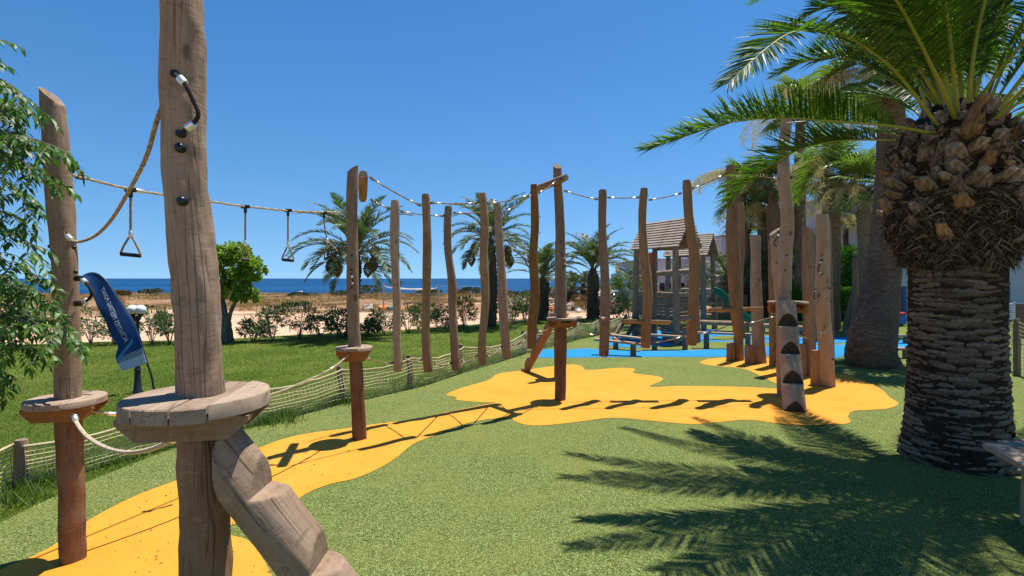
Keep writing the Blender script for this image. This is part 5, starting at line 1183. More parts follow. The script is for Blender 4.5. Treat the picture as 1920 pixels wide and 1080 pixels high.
for (px, py, wx, hz), wd in zip(ol, words):
    shrub('oleander shrub '+wd, G(px, py), wx, hz, OLEA, 800, .11, .13, 9, OG, 'oleander_shrub', 'shrub', 14, nl=20)
for i, (px, py, wx, hz, lab) in enumerate(((1152, 600, 1.15, 1.12, 'dense silvery shrub just right of the first pegged log'), (1180, 600, 1.1, 1.05, 'dense silvery shrub left of the playhouse post'))):
    shrub(lab, G(px, py), wx, hz, OLEA2, 2400, .075, .2, 6, 'silvery shrubs beside the playhouse', 'shrub', 'shrub', nl=60)
shrub('tall shrub with orange and pink blossom beside the far white house', R(1176, 566, 30)*1.0, 1.9, 1.9, HEDGE, 3000, .1, .3, 8, None, 'blossoming_shrub', 'shrub', 160, nl=30)
shrub('small bright green bush near the far car park', G(1150, 560), 1.3, .75, LIME, 1500, .09, .3, 4, None, 'bush', 'bush', nl=30)
shrub('dark green tree crown behind the upright log with slanted top', R(1512, 592, 21), 1.5, 3.2, HEDGE, 6000, .11, .3, 6, None, 'leafy_tree', 'tree', nl=60)
shrub('dark green tree behind the slim straight fan palm trunk', R(1584, 590, 22), 1.3, 2.9, HEDGE, 5000, .11, .3, 6, None, 'leafy_tree', 'tree', nl=50)
shrub('dry rust-coloured bush between the young palms', G(1096, 583), 1.4, .75, SCRUB_B, 1800, .12, .05, 10, None, 'dry_bush', 'bush', nl=20)
shrub('dry straw-coloured bush seen through the playhouse', R(1246, 566, 24), 1.0, .5, DRY, 1500, .12, .06, 6, None, 'dry_bush', 'bush', nl=20)
sc_ = [(415, 40, 2.0, .8), (645, 50, 2.5, .45), (690, 48, 2.8, .9), (805, 51, 2.4, .6), (860, 53, 2.6, .5), (880, 50, 2.0, .7), (960, 47, 2.6, .5), (1000, 42, 2.2, .6), (1045, 40, 2.4, .9), (1080, 42, 3.0, .9), (1120, 44, 2.4, .8), (1150, 40, 2.5, .6), (230, 46, 1.2, .6), (285, 52, 2.0, .5), (560, 46, 1.8, .35), (1065, 38, 2.2, .8), (930, 50, 3.0, .5)]
scw = ['scrub bush right beside the round green tree, toward the sea', 'flat dark scrub bush left of the middle post at the shore edge', 'dome of dark scrub just right of the middle post before the sea', 'scrub bush between volleyball net posts at the shore edge', 'scrub bush right of the volleyball net at the shore edge', 'dark scrub bush behind the bent grey hanging log', 'scrub bush beyond the leaning grey log', 'scrub bush beyond the orange-brown hanging log', 'dark scrub bush behind the tall centre post', 'wide dark scrub mass behind the small stemless palm', 'scrub bush behind the trunk of the spreading young palm', 'scrub bush behind the first pegged log', 'small dark scrub bush above the blue flag at the shore', 'scrub bush hidden behind the large foreground post', 'low thin scrub bush by the person in the white shirt', 'dark scrub bush left of the small stemless palm', 'wide low scrub bush behind the slim brown hanging log']
for i, (px, Y, wx, hz) in enumerate(sc_):
    x = (px-960)/FPX*Y; shrub(scw[i], (x, Y, gh(x, Y)), wx, hz, SCRUB if i % 4 else SCRUB_B, 1100, .16, .3, 0, 'coastal scrub bushes scattered before the sea', 'scrub_bush', 'bush', nl=22)
lmk = [(20, 'at the left edge behind branches'), (128, 'behind the leftmost log post'), (212, 'behind the blue flag'), (285, 'right of the white globe lamp'), (385, 'behind the large foreground post'), (505, 'right of the round green tree'), (540, 'below the third rope grip'), (600, 'below the fourth rope grip'), (702, 'just right of the middle post'), (770, 'between the first two hanging logs'), (825, 'left of the bent grey log'), (878, 'between the bent and the slim log')]
for i in range(24):
    px, wd = lmk[i//2]; far = i % 2; Y = random.uniform(42, 48) if far else random.uniform(27, 31); x = (px+random.uniform(-12, 12)-960)/FPX*Y
    shrub(('brown' if i % 3 else 'dark green')+' low scrub bush '+wd+(', far row' if far else ', near row'), (x, Y, gh(x, Y)), random.uniform(.6, 1.5), random.uniform(.14, .32), SCRUB_B if i % 3 else SCRUB, 260, .14, .12, 0, 'coastal scrub bushes scattered before the sea', 'scrub_bush', 'bush', nl=10)
# clipped hedge far right
hd = thing('clipped_hedge', 'clipped bright green hedge behind the log cluster and the slim fan palm', 'hedge', R(1540, 600, 19))
n = 9000; X = rng.uniform(R(1480, 0, 19).x, R(1640, 0, 19).x, n); Yh = 19+rng.uniform(0, .8, n); Zh = 1.2*rng.uniform(0, 1, n)**.5
face = rng.integers(0, 2, n); Yh[face == 0] = 19+rng.uniform(-.04, .05, (face == 0).sum()); Zh[face == 1] = 1.2+rng.uniform(-.06, .05, (face == 1).sum())
P = np.stack([X, Yh, Zh], 1)-np.array(tuple(R(1540, 600, 19))); P[:, 2] += 0
V, F, t = leaf_cloud(P, rng.normal(0, 1, (n, 3))+np.array([0, -.5, .6]), .07, .35); link('foliage', npmesh('foliage', V, F, HEDGE, tint=t), hd, (0, 0, 0), 'stuff')
mb = MB(); mb.box(((R(1480, 0, 19).x+R(1640, 0, 19).x)/2, 19.42, .57), 3.1, .72, 1.12); mb.build('branch_mass', BARK_CORE, hd)
# round green tree
gt = thing('round_tree', 'small round bright green tree with two bare stems behind the second rope grip', 'tree', G(428, 641))
b = G(428, 641); Yt = b.y
rough_trunk(gt, [b-Vector((0, 0, .1)), R(424, 615, Yt), R(425, 590, Yt)], [.17, .13, .11], BARK_T, 16, .06, .2, .2, 4)
for (pp, r_) in (([(424, 600), (420, 575), (416, 545), (424, 515)], .075), ([(428, 598), (437, 575), (450, 550), (462, 520)], .055), ([(424, 597), (410, 570), (398, 545), (395, 510)], .05)):
    mb = MB(); mb.tube(cr([R(x, y, Yt) for x, y in pp], 5), [r_*(1-.04*k) for k in range(16)], 10, 0, jit=.1); mb.build('stem', BARK_T, gt)
for (px, py, wx, hz, nn) in ((432, 510, .95, .95, 3600), (470, 505, .66, .55, 1700), (410, 490, .7, .6, 1900), (462, 552, .6, .35, 1200), (405, 535, .6, .6, 1300), (440, 475, .7, .45, 1300)):
    c = R(px, py, Yt); P, D = clumps((0, 0, 0), wx/2*1.05, wx/2, hz/2*1.25, nn, 26, .2); D[:, 2] -= .5
    V, F, t = leaf_cloud(P+np.array(tuple(c-b)), D, .085, .34); link('foliage', npmesh('foliage', V, F, LIME, tint=t), gt, (0, 0, 0), 'stuff')
# tree at the left edge: compound leaves
lt = thing('leafy_tree', 'tree with glossy compound leaves hanging in from the left edge over the leftmost post', 'tree', (-3.9, 2.9, 0)); LO = Vector((-3.9, 2.9, 0))
rough_trunk(lt, [LO-Vector((0, 0, .1)), LO+Vector((.05, 0, .9)), LO+Vector((.02, -.05, 1.7)), LO+Vector((.1, -.1, 2.6))], [.13, .11, .09, .06], BARK_T, 16, .06, .3, .12, 6)
VV, FF, TT = [], [], []
def leaflet(p, d, L, wv, sagg, tnt):
    k = len(VV); d = d.normalized(); s_ = d.cross(wv).normalized()*L*.19; m_ = p+d*L*.42+Vector((0, 0, -L*.04*sagg)); m2 = p+d*L*.72+Vector((0, 0, -L*.13*sagg)); e = p+d*L+Vector((0, 0, -L*.34*sagg))
    nn = s_.cross(d).normalized()*L*.05
    VV.extend([tuple(p), tuple(m_+s_+nn), tuple(m_-s_+nn), tuple(m2+s_*.7), tuple(m2-s_*.7), tuple(e), tuple(m_), tuple(m2-Vector((0, 0, L*.01)))]); TT.extend([tnt]*8)
    FF.extend([(k, k+1, k+6), (k, k+6, k+2), (k+1, k+3, k+7), (k+1, k+7, k+6), (k+6, k+7, k+4), (k+6, k+4, k+2), (k+3, k+5, k+7), (k+7, k+5, k+4)])
twig = MB()
def compound(p, d, L, n=6):
    pts = arc(L, 0, math.radians(random.uniform(35, 70)), 8); az = math.atan2(d.y, d.x); el = math.asin(max(-1, min(1, d.normalized().z))); M = Matrix.Rotation(az, 3, 'Z') @ Matrix.Rotation(-el, 3, 'Y')
    q = [p+M @ v for v in pts]; twig.tube(q, .0014, 4, 0, cap=False); tb_ = random.uniform(0, 1)
    for i in range(1, n+1):
        u = i/(n+.3)*8; a = int(min(7, u)); c = q[a].lerp(q[a+1], u-a); t_ = (q[a+1]-q[a]).normalized(); up_ = Vector((random.gauss(0, .3), random.gauss(0, .3), 1)).normalized(); s_ = t_.cross(up_).normalized()
        for sg in (-1, 1): leaflet(c, t_*.55+s_*sg*1.0+Vector((0, 0, -.35)), random.uniform(.035, .056), up_, 1.0, min(1, max(0, tb_*.6+random.uniform(0, .4))))
    leaflet(q[-1], (q[-1]-q[-2]), .045, Vector((0, 0, 1)), 1.0, tb_)
sprays = [[(-80, 130, 2.5), (-30, 80, 2.45), (4, 75, 2.4), (12, 92, 2.4)], [(-90, 190, 2.6), (-30, 150, 2.5), (20, 148, 2.45), (60, 180, 2.4)], [(-90, 240, 2.6), (-20, 190, 2.5), (30, 210, 2.4), (64, 250, 2.4)],
    [(-90, 300, 2.6), (-10, 245, 2.45), (60, 255, 2.35), (115, 272, 2.3), (138, 285, 2.3)], [(-90, 310, 2.6), (-10, 280, 2.45), (40, 290, 2.35), (100, 325, 2.3)], [(-90, 350, 2.6), (0, 330, 2.5), (40, 350, 2.45), (70, 385, 2.4)],
    [(-90, 420, 2.6), (-10, 395, 2.5), (30, 400, 2.45)], [(-90, 440, 2.6), (0, 420, 2.5), (50, 440, 2.42), (90, 480, 2.4)], [(-90, 480, 2.6), (0, 470, 2.5), (45, 500, 2.42), (95, 520, 2.4)],
    [(-90, 560, 2.6), (-10, 530, 2.5), (50, 540, 2.42), (100, 560, 2.4)], [(-90, 610, 2.6), (0, 590, 2.5), (60, 600, 2.4), (110, 612, 2.33), (145, 632, 2.3)], [(-90, 620, 2.6), (0, 615, 2.5), (40, 635, 2.45), (60, 655, 2.4)],
    [(-90, 690, 2.6), (-30, 680, 2.5), (5, 690, 2.45), (20, 705, 2.45)], [(-90, 590, 2.7), (0, 565, 2.6), (60, 585, 2.5), (85, 600, 2.45)], [(-90, 500, 2.8), (-10, 505, 2.7), (30, 520, 2.65), (70, 555, 2.6)],
    [(-90, 260, 2.8), (-20, 235, 2.7), (20, 260, 2.65), (50, 300, 2.6)], [(-90, 200, 2.9), (-20, 180, 2.8), (35, 190, 2.75), (75, 200, 2.7)]]
for sp_ in sprays:
    w3 = resample(cr([R(p[0]-20, p[1], p[2]) for p in sp_], 6), .012); n = len(w3); tt_ = [.005*(1-.75*i/n) for i in range(n)]; twig.tube(w3, tt_, 5, 0)
    root_pt = w3[0]; tr = LO+Vector((.05, -.05, max(.8, min(2.5, root_pt.z-.2)))); mb = MB(); mb.tube(cr([tr, tr.lerp(root_pt, .5)+Vector((0, 0, .06)), root_pt], 5), [.02-.0012*k for k in range(11)], 7, 0); mb.build('branch', BARK_T, lt)
    i = 5
    while i < n:
        t_ = (w3[min(i+1, n-1)]-w3[i-1]).normalized(); sgn = 1 if (i//5) % 2 else -1; sd_ = t_.cross(Vector((0, 0, 1))).normalized()
        compound(w3[i], t_*.7+sd_*sgn*random.uniform(.2, 1.0)+Vector((0, 0, random.uniform(-.3, .35))), random.uniform(.1, .17), 6); i += random.randint(3, 4)
    compound(w3[-1], (w3[-1]-w3[-3]).normalized(), .13, 6)
for k in range(60):   # the rest of the crown, mostly beyond the left edge
    p = LO+Vector((random.gauss(.1, .45), random.gauss(-.1, .4), random.uniform(1.2, 3.1)))
    if p.x > -3.2: continue
    for _ in range(5): compound(p+Vector((random.gauss(0, .1), random.gauss(0, .1), random.gauss(0, .1))), Vector((random.gauss(0, 1), random.gauss(0, 1), random.uniform(-.5, .4))), .16, 6)
twig.build('twigs', BARK_T, lt, kind='stuff')
V = np.array(VV)-np.array(tuple(LO)); link('leaves', npmesh('leaves', V, np.array(FF), MELIA, tint=np.array(TT), smooth=True), lt, (0, 0, 0), 'stuff')
# ------------------------------------------------------------------ playhouses
def beam(root, name, a, b, r, mats, seed=0, tint=0.0, jit=.08, seg=14):
    a, b = Vector(a), Vector(b); p = resample([a, b], .12); mb = MB(); mb.tube(p, r, seg, 0, 1, jit, True, seed, tint); return mb.build(name, mats, root)
def board(root, name, a, b, h, th, mats, up=Vector((0, 0, 1)), p=0.0, seed=None):
    """board running a->b, height h along up, thickness th"""
    a, b = Vector(a), Vector(b); d = (b-a); L = d.length; d.normalize(); n_ = d.cross(up).normalized(); u = n_.cross(d)
    M = Matrix((d, n_, u)).transposed(); mb = MB(); mb.box((a+b)/2, L, th, h, M, 0, min(.004, th*.2), 'x', p); return mb.build(name, mats, root)
def slat_mesh(L, h, th, seed):
    mb = MB(); random.seed(seed); mb.box((0, 0, 0), L, th, h, None, 0, .003); o = mb.build('roof_slat', WOOD_SLAT); me = o.data; bpy.data.objects.remove(o); return me
def playhouse(label, c00, d, p, L, W, zr, ze, posts_z, nslat, th=.02, ov=.06):
    """c00 near-left corner; d = direction of the ridge (away), p = across"""
    t = thing('playhouse', label, 'playhouse', c00); d = Vector((*d, 0)).normalized(); p = Vector((*p, 0)).normalized(); c = Vector(c00)
    cor = [c, c+d*L, c+d*L+p*W, c+p*W]
    for i, q in enumerate(cor): 
        lean = (cor[(i+2) % 4]-q)*.045; log(t, 'post', [q-Vector((0, 0, .05)), q+lean*.5+Vector((0, 0, ze*.5)), q+lean+Vector((0, 0, ze+.12))], [.085, .08, .072], [WOOD_GREY, END], 18, .1, .09, i*2.2+zr, tint=lambda L_: .0)
    e0 = c-p*ov-d*.14; L2 = L+.24; mid = c+p*W/2-d*.14
    for side in (0, 1):
        base = e0 if side == 0 else e0+p*(W+2*ov); top = mid; hv = Vector((0, 0, zr-ze)); sl_ = (top+hv)-base; sl_.z = zr-ze; slen = sl_.length; up = sl_.normalized(); nrm = (d.cross(up)).normalized(); 
        if nrm.z < 0: nrm = -nrm
        me = slat_mesh(L2, slen/nslat*.66, .03, 5)
        lin = (base+top+hv)/2+Vector((0, 0, ze))/1 if False else None; lo_ = base+Vector((0, 0, ze))-nrm*.022; board(t, 'roof_lining', lo_+up*slen*.5+d*.02, lo_+up*slen*.5+d*(L2-.02), slen*.97, .012, [WOOD_TAN], up)
        for k in range(nslat):
            q = base+Vector((0, 0, ze))+up*slen*(k+.5)/nslat+d*L2/2+nrm*(.012)+d*random.uniform(-.012, .012)
            tilt = Matrix.Rotation(math.radians(7 if side == 0 else -7)+random.uniform(-.01, .01), 3, 'X')
            M = Matrix((d, up.cross(d) if False else nrm, up)).transposed()
            if M.determinant() < 0: M = Matrix((-d, nrm, up)).transposed()
            a_ = math.radians(8); n2 = (nrm*math.cos(a_)+up*math.sin(a_)); u2 = (up*math.cos(a_)-nrm*math.sin(a_)); M = Matrix((M.col[0], n2, u2)).transposed()
            if M.determinant() < 0: M = Matrix((-M.col[0], n2, u2)).transposed()
            o = link('roof_slat', me, t, q-c); o.rotation_mode = 'QUATERNION'; o.rotation_quaternion = M.to_quaternion()
        for dd in (.10, L2-.10):   # rafters under the slats
            board(t, 'rafter', base+d*dd+Vector((0, 0, ze))-nrm*.03, base+d*dd+Vector((0, 0, ze))+up*slen-nrm*.03, .035, .07, [WOOD_TAN], nrm)
    return t, cor, d, p
Z = lambda z: Vector((0, 0, z))
ph, cor, d, p = playhouse('larger wooden playhouse with slatted pitched roof, arched opening and board walls', (4.0, 12.45, 0), (-.462, .886), (.886, .462), 1.52, .70, 3.1, 2.36, 2.3, 11)
A, B, C, D = cor     # A near-left, B far-left, C far-right, D near-right
for (q0, q1, z0, n_, m) in ((A, B, .60, 6, WOOD_DARK), (A, D, .60, 6, WOOD_DARK), (B, C, .6, 6, WOOD_DARK)):
    for k in range(n_): board(ph, 'wall_board', q0+Z(z0+.045+k*.088), q1+Z(z0+.045+k*.088), .082, .03, [m])
for (q0, q1) in ((A, B), (A, D), (B, C), (D, C)): beam(ph, 'rail', q0+Z(1.19), q1+Z(1.19), .045, [WOOD_GREY, END], q0.x)
beam(ph, 'rail', B+Z(1.74)-(C-B)*.2, C+Z(1.80)+(C-B)*.1, .055, [WOOD_PALE, END], 3); beam(ph, 'rail', C+Z(1.72), D+Z(1.80), .07, [WOOD_PALE, END], 8, jit=.2); beam(ph, 'rail', A+Z(1.72), D+Z(1.72), .035, [WOOD_GREY, END], 8)
for k in range(7): board(ph, 'deck_board', A.lerp(B, (k+.5)/7)+Z(.56)+p*.02, D.lerp(C, (k+.5)/7)+Z(.56)-p*.02, .19, .03, [WOOD_BOARD], d)
# lower long wall with an arched opening: boards cut round the arch
nb_ = 6
for k in range(nb_):
    z = .045+k*.088; q = (z+.04)/.48
    wv = .20*math.sqrt(max(0, 1-q*q)) if q < 1 else 0
    if wv > .02:
        board(ph, 'wall_board', A+Z(z), A.lerp(B, .5-wv)+Z(z), .082, .03, [WOOD_DARK]); board(ph, 'wall_board', A.lerp(B, .5+wv)+Z(z), B+Z(z), .082, .03, [WOOD_DARK])
    else: board(ph, 'wall_board', A+Z(z), B+Z(z), .082, .03, [WOOD_DARK])
for k in range(5): board(ph, 'wall_board', A+Z(.045+k*.1), D+Z(.045+k*.1), .09, .03, [WOOD_DARK])
# ramp of dark boards at the far-left end
r0_, r1_ = G(1160, 641), B+Z(.56)+Vector((-.06, -.05, 0))
for off in (-.2, .2): board(ph, 'ramp_side', r0_+p*off+Z(.04), r1_+p*off+Z(.04), .13, .045, [WOOD_DARK])
for k in range(7): q = r0_.lerp(r1_, (k+.5)/7)+Z(.05); board(ph, 'ramp_rung', q-p*.19, q+p*.19, .03, .05, [WOOD_DARK])
ph2, cor2, d2, p2 = playhouse('smaller wooden playhouse behind the larger one, with the green slide', (5.85, 15.6, 0), (-.71, .70), (.7, .71), 1.24, .78, 3.0, 2.3, 2.3, 11)
A, B, C, D = cor2
for k in range(5): board(ph2, 'wall_board', A+Z(.7+k*.09), B+Z(.7+k*.09), .082, .03, [WOOD_DARK])
for (q0, q1, z) in ((A, B, 1.24), (A, D, .82), (D, C, 1.24), (A, B, 1.75), (A, D, 1.72), (B, C, 1.7), (A, D, 1.22)): beam(ph2, 'rail', q0+Z(z), q1+Z(z), .04, [WOOD_PALE, END], z*3)
for k in range(6): board(ph2, 'deck_board', A.lerp(B, (k+.5)/6)+Z(1.02), D.lerp(C, (k+.5)/6)+Z(1.02), .19, .03, [WOOD_BOARD], d2)
# log bridge between the houses
# slide
sl0 = (A+D)/2+Vector((.25, -.1, 0)); sp = [Vector((6.22, 15.75, 1.17)), Vector((6.36, 15.65, 1.10)), Vector((6.62, 15.5, .78)), Vector((6.88, 15.35, .47)), Vector((7.12, 15.2, .28)), Vector((7.4, 15.05, .2)), Vector((7.6, 14.95, .19))]
st = thing('slide', 'dark green plastic slide coming down from the smaller playhouse', 'slide', (7.0, 15.3, 0)); path = cr(sp, 5)
prof = [(-.24, .17), (-.215, .18), (-.20, .03), (-.12, 0), (.12, 0), (.20, .03), (.215, .18), (.24, .17), (.22, -.02), (.0, -.035), (-.22, -.02)]
mb = MB(); vs = []; m = len(prof)
for i, q in enumerate(path):
    tg = (path[min(i+1, len(path)-1)]-path[max(i-1, 0)]).normalized(); sd = tg.cross(Vector((0, 0, 1))).normalized(); u = sd.cross(tg)
    for (x, z) in prof: vs.append(q+sd*x+u*z)
mb.add(vs, [(i*m+k, (i+1)*m+k, (i+1)*m+(k+1) % m, i*m+(k+1) % m) for i in range(len(path)-1) for k in range(m)]+[tuple(range(m)), tuple(reversed(range((len(path)-1)*m, len(path)*m)))]); mb.build('chute', GREENP, st)
for q, hh in ((Vector((7.35, 15.08, 0)), .17), (Vector((6.75, 15.42, 0)), .55)):
    mb = MB(); mb.box(q+Z(hh/2-.02), .16, .14, hh, None, 0, .01); mb.build('support', GREENP, st)

# ------------------------------------------------------------------ balance beams on the blue surface
BG = 'plank balance beams on the blue surface'
def balance(label, pa, pb, legs, zs, w_=.15, th=.045, logp=False):
    """pa, pb: pixels of the two top ends with their ground depth; legs: list of foot pixels"""
    a = R(*pa); b = R(*pb); t = thing('balance_beam', label, 'balance beam', Vector((a.x, a.y, 0)), BG)
    d_ = (b-a); d_.z = 0; dn = d_.normalized()
    if logp: beam(t, 'log_rail', a, b, .065, [WOOD_GREY, END], 4, jit=.12)
    else:
        n_ = Vector((0, 0, 1)); mb = MB(); dd = (b-a).normalized(); sd = dd.cross(n_).normalized(); u = sd.cross(dd); mb.box((a+b)/2, (b-a).length, w_, th, Matrix((dd, sd, u)).transposed(), 0, .006); mb.build('plank', [WOOD_BOARD], t)
    for (px, py) in legs:
        g = G(px, py); s_ = max(0, min(1, (g-Vector((a.x, a.y, 0))).dot(dn)/max(.01, d_.length))); q = a.lerp(b, s_); top = q.z-(.03 if logp else th/2); c = Vector((q.x, q.y, 0))
        mb = MB(); mb.tube([c-Z(.05), c+Z(top*.5), c+Z(top)], [.062, .06, .058], 14, 0, 1, .07, True, px); mb.build('leg', [WOOD_DARK, END], t)
balance('nearest plank beam on two thick legs, left end of the blue surface', (1114, 636, 10.7), (1206, 646, 10.45), [(1129, 669), (1187, 670)], 0)
balance('plank beam just behind the nearest one, reaching the first pegged log', (1138, 627, 11.7), (1205, 635, 11.2), [(1142, 658)], 0)
balance('plank beam zigzagging on below the playhouse opening', (1208, 627, 11.4), (1285, 632, 11.45), [(1226, 656), (1284, 656)], 0)
balance('plank beam right of the crooked hanging log', (1300, 623, 11.7), (1412, 627, 11.5), [(1328, 656), (1397, 653)], 0)
balance('round log rail farther back, from the playhouse to the slide', (1304, 604, 13.2), (1396, 607, 13.6), [(1310, 640), (1388, 634)], 0, logp=True)
balance('long bluish log rail running right behind the upright logs', (1393, 608, 13.8), (1520, 616, 13.2), [(1400, 632), (1512, 638)], 0, logp=True)
mb = MB(); t = thing('low_step_board', 'low grey board lying on the turf left of the largest fan palm', 'board', G(1598, 632)); g = G(1598, 632); mb.box(g+Z(.09), .55, .22, .05, None, 0, .006); mb.build('plank', [WOOD_DARK], t); mb = MB(); mb.box(g+Z(.035), .3, .12, .07); mb.build('foot', [WOOD_DARK], t)

# ------------------------------------------------------------------ flag and garden lamp on the lawn
YF = 6.85
Pp_ = [(153, 519), (165, 513), (176, 512), (188, 516), (199, 526), (213, 546), (234, 578), (250, 603), (261, 630), (267, 652), (276, 681)]
Lp_ = [(153, 520), (155, 525), (162, 534), (169, 544), (174, 552), (183, 574), (196, 600), (207, 629), (221, 648), (217, 672), (229.5, 696)]
fl_ = thing('feather_flag', 'dark blue feather flag with white mirrored lettering on a thin black pole', 'flag', R(291, 745, YF)); nF = 8
Pc = cr([R(x, y, YF) for x, y in Pp_], nF); Lc = cr([R(x, y, YF-.1) for x, y in Lp_], nF); m = len(Pc); nu = 14
cumv = [0]
for i in range(1, m): cumv.append(cumv[-1]+(Pc[i]-Pc[i-1]).length)
def FS(u, v):
    """u 0 at the pole .. 1 at the free edge, v 0 top .. 1 bottom"""
    f = float(np.interp(v*cumv[-1], cumv, range(m))); i = min(int(f), m-2); w_ = f-i; P_ = Pc[i].lerp(Pc[i+1], w_); L_ = Lc[i].lerp(Lc[i+1], w_); q = P_.lerp(L_, u)
    q.y += .022*math.sin(u*3.1)*math.sin(v*7+.6)+.006*math.sin(u*7+v*12)*u+.04*max(0, v-.78)*math.sin((u*1.6-v*3)*5); return q
def flagmat():
    n = NB('flag_cloth', .6, .25); t_ = n.attr('gr').outputs['Vector']; sep = n.n('ShaderNodeSeparateXYZ'); n.l(t_, sep.inputs[0]); u, v = sep.outputs[0], sep.outputs[1]
    col = n.ramp(v, [(0.0, (.008, .05, .15)), (.45, (.008, .042, .15)), (.8, (.012, .065, .22))])
    band = n.math('SUBTRACT', v, n.math('MULTIPLY', u, .0))
    stripe = n.math('GREATER_THAN', n.math('SINE', n.math('MULTIPLY', band, 420.0)), 0.1)
    st_ = n.mix(stripe, (.05, .1, .2), (.5, .55, .6))
    col = n.mix(n.math('GREATER_THAN', band, .87), col, st_); col = n.mix(n.math('GREATER_THAN', band, .92), col, (.55, .6, .68))
    # light blue sweep near the foot, a fold's sheen put into the colour
    dd = n.math('ABSOLUTE', n.math('SUBTRACT', n.math('ADD', v, n.math('MULTIPLY', n.math('POWER', u, 1.4), -.14)), .752))
    sw = n.math('MULTIPLY', n.math('LESS_THAN', dd, .018), n.math('GREATER_THAN', u, .3)); col = n.mix(sw, col, (.05, .3, .6))
    n.color(col); tr = n.n('ShaderNodeBsdfTranslucent'); mx = n.n('ShaderNodeMixShader'); mx.inputs[0].default_value = .3; n.l(col, tr.inputs[0]); n.l(n.b.outputs[0], mx.inputs[1]); n.l(tr.outputs[0], mx.inputs[2]); n.l(mx.outputs[0], n.o.inputs[0]); return n.m
mb = MB(); vs, gs = [], []; nv = 90
for j in range(nv+1):
    for i in range(nu+1): vs.append(FS(i/nu, j/nv)); gs.append((i/nu, j/nv, 0))
mb.add(vs, [(j*(nu+1)+i, j*(nu+1)+i+1, (j+1)*(nu+1)+i+1, (j+1)*(nu+1)+i) for j in range(nv) for i in range(nu)], 0, gs); cloth = mb.build('cloth', flagmat(), fl_)
sm_ = cloth.modifiers.new('thickness', 'SOLIDIFY'); sm_.thickness = .0015
cu = bpy.data.curves.new('t', 'FONT'); cu.body = 'ACTIVITIES MEETING POINT'; cu.size = 1; cu.space_character = 1.12; tob = bpy.data.objects.new('t', cu); COL.objects.link(tob)
bpy.context.view_layer.update(); dg = bpy.context.evaluated_depsgraph_get(); tm = bpy.data.meshes.new_from_object(tob.evaluated_get(dg)); bpy.data.objects.remove(tob)
import bmesh
bm = bmesh.new(); bm.from_mesh(tm); bmesh.ops.triangulate(bm, faces=bm.faces[:]); bmesh.ops.subdivide_edges(bm, edges=[e for e in bm.edges if e.calc_length() > .35], cuts=2); bmesh.ops.triangulate(bm, faces=bm.faces[:])
xs_ = [v.co.x for v in bm.verts]; x0, x1 = min(xs_), max(xs_)
for v in bm.verts:
    s_ = (v.co.x-x0)/(x1-x0); vv = lerp(.765, .25, s_); wl = (FS(1, vv)-FS(0, vv)).length; uu = lerp(.56, .42, s_)-(v.co.y-.35)*.078/wl
    q = FS(uu, vv); v.co = q+Vector((.0, -.005, 0))
me = bpy.data.meshes.new('lettering'); bm.to_mesh(me); bm.free(); me.transform(Matrix.Translation(-wloc(fl_))); me.materials.append(simple('white_print', (.62, .66, .7), .7)); link('lettering', me, fl_)
mb = MB(); pole = cr([R(x, y, YF+.012) for x, y in Pp_]+[R(284, 705, YF+.01), R(291, 745, YF)], 6); mb.tube(pole, [lerp(.010, .013, k/len(pole)) for k in range(len(pole))], 8, 0); mb.build('pole', BLACKM, fl_)
g = R(291, 745, YF); g.z = 0; mb = MB(); mb.tube([g+Z(.0), g+Z(.03), g+Z(.1)], [.05, .045, .016], 10, 0); mb.build('ground_spike', BLACKM, fl_)
gl = thing('garden_lamp', 'low black garden lamp with three white flattened globes, partly behind the blue flag', 'lamp', G(258, 737)); g = G(258, 737); YL = g.y; k = YL/FPX
mb = MB(); prof = [(0, .065), (.03, .065), (.05, .05), (.28, .036), (.31, .034), (.33, .046), (.35, .034), (.40, .03), (.42, .036), (.44, .022), (.9, .018), (1.0, .018), (1.04, .032), (1.08, .026)]
mb.tube([g+Z(z*1.0) for z, r in prof], [r for z, r in prof], 18, 0); mb.build('post', BLACKM, gl)
for (px, yy) in ((248.5, 0), (263.5, .03), (224, -.02)):
    c = R(px, 581, YL+yy); mb = MB(); mb.tube(cr([g+Z(1.02), g.lerp(Vector((c.x, c.y, 0)), .5)+Z(1.03), Vector((c.x, c.y, c.z-.07))], 4), .02, 8, 0); mb.build('arm', BLACKM, gl)
    mb = MB(); n_ = 12; pr = [(math.sin(math.pi*i/n_)*.070, -math.cos(math.pi*i/n_)*.070) for i in range(n_+1)]; mb.tube([c+Z(z) for r, z in pr], [max(.002, r) for r, z in pr], 20, 0); gg = mb.build('globe', WHITEG, gl, smooth='full')
    mb = MB(); mb.tube([c-Z(.092), c-Z(.052)], [.022, .046], 14, 0); mb.build('collar', BLACKM, gl)

# ------------------------------------------------------------------ volleyball net, floats, rocks, people, car
vn = thing('volleyball_net', 'slack white volleyball net between two grey posts on the sand', 'volleyball net', R(718, 588, 23)); v0, v1 = R(719, 588, 23), R(822, 586, 23.6); v0.z = v1.z = 0
for q, px in ((v0, 0), (v1, 1)): mb = MB(); mb.tube([q-Z(.1), q+Z(.7), q+Vector((.02, 0, 1.4))], .04, 12, 0); mb.build('post', simple('galvanised_post%d' % px, (.3, .28, .26), .6), vn)
ta = v0+Z(1.28); tb2 = v1+Z(1.2); cpath = [ta.lerp(tb2, k/24)+Z(-.13*math.sin(math.pi*k/24)**.5+.03*noise.noise(Vector((k*.9, 0, 0)))) for k in range(25)]
mb = MB(); mb.tube(cpath, [.012+.035*abs(noise.noise(Vector((k*.7, 3, 1)))) + (.02 if 3 < k < 22 else 0) for k in range(25)], 6, 0); mb.build('top_band', simple('white_tape', (.7, .7, .7), .8), vn)
mb = MB()
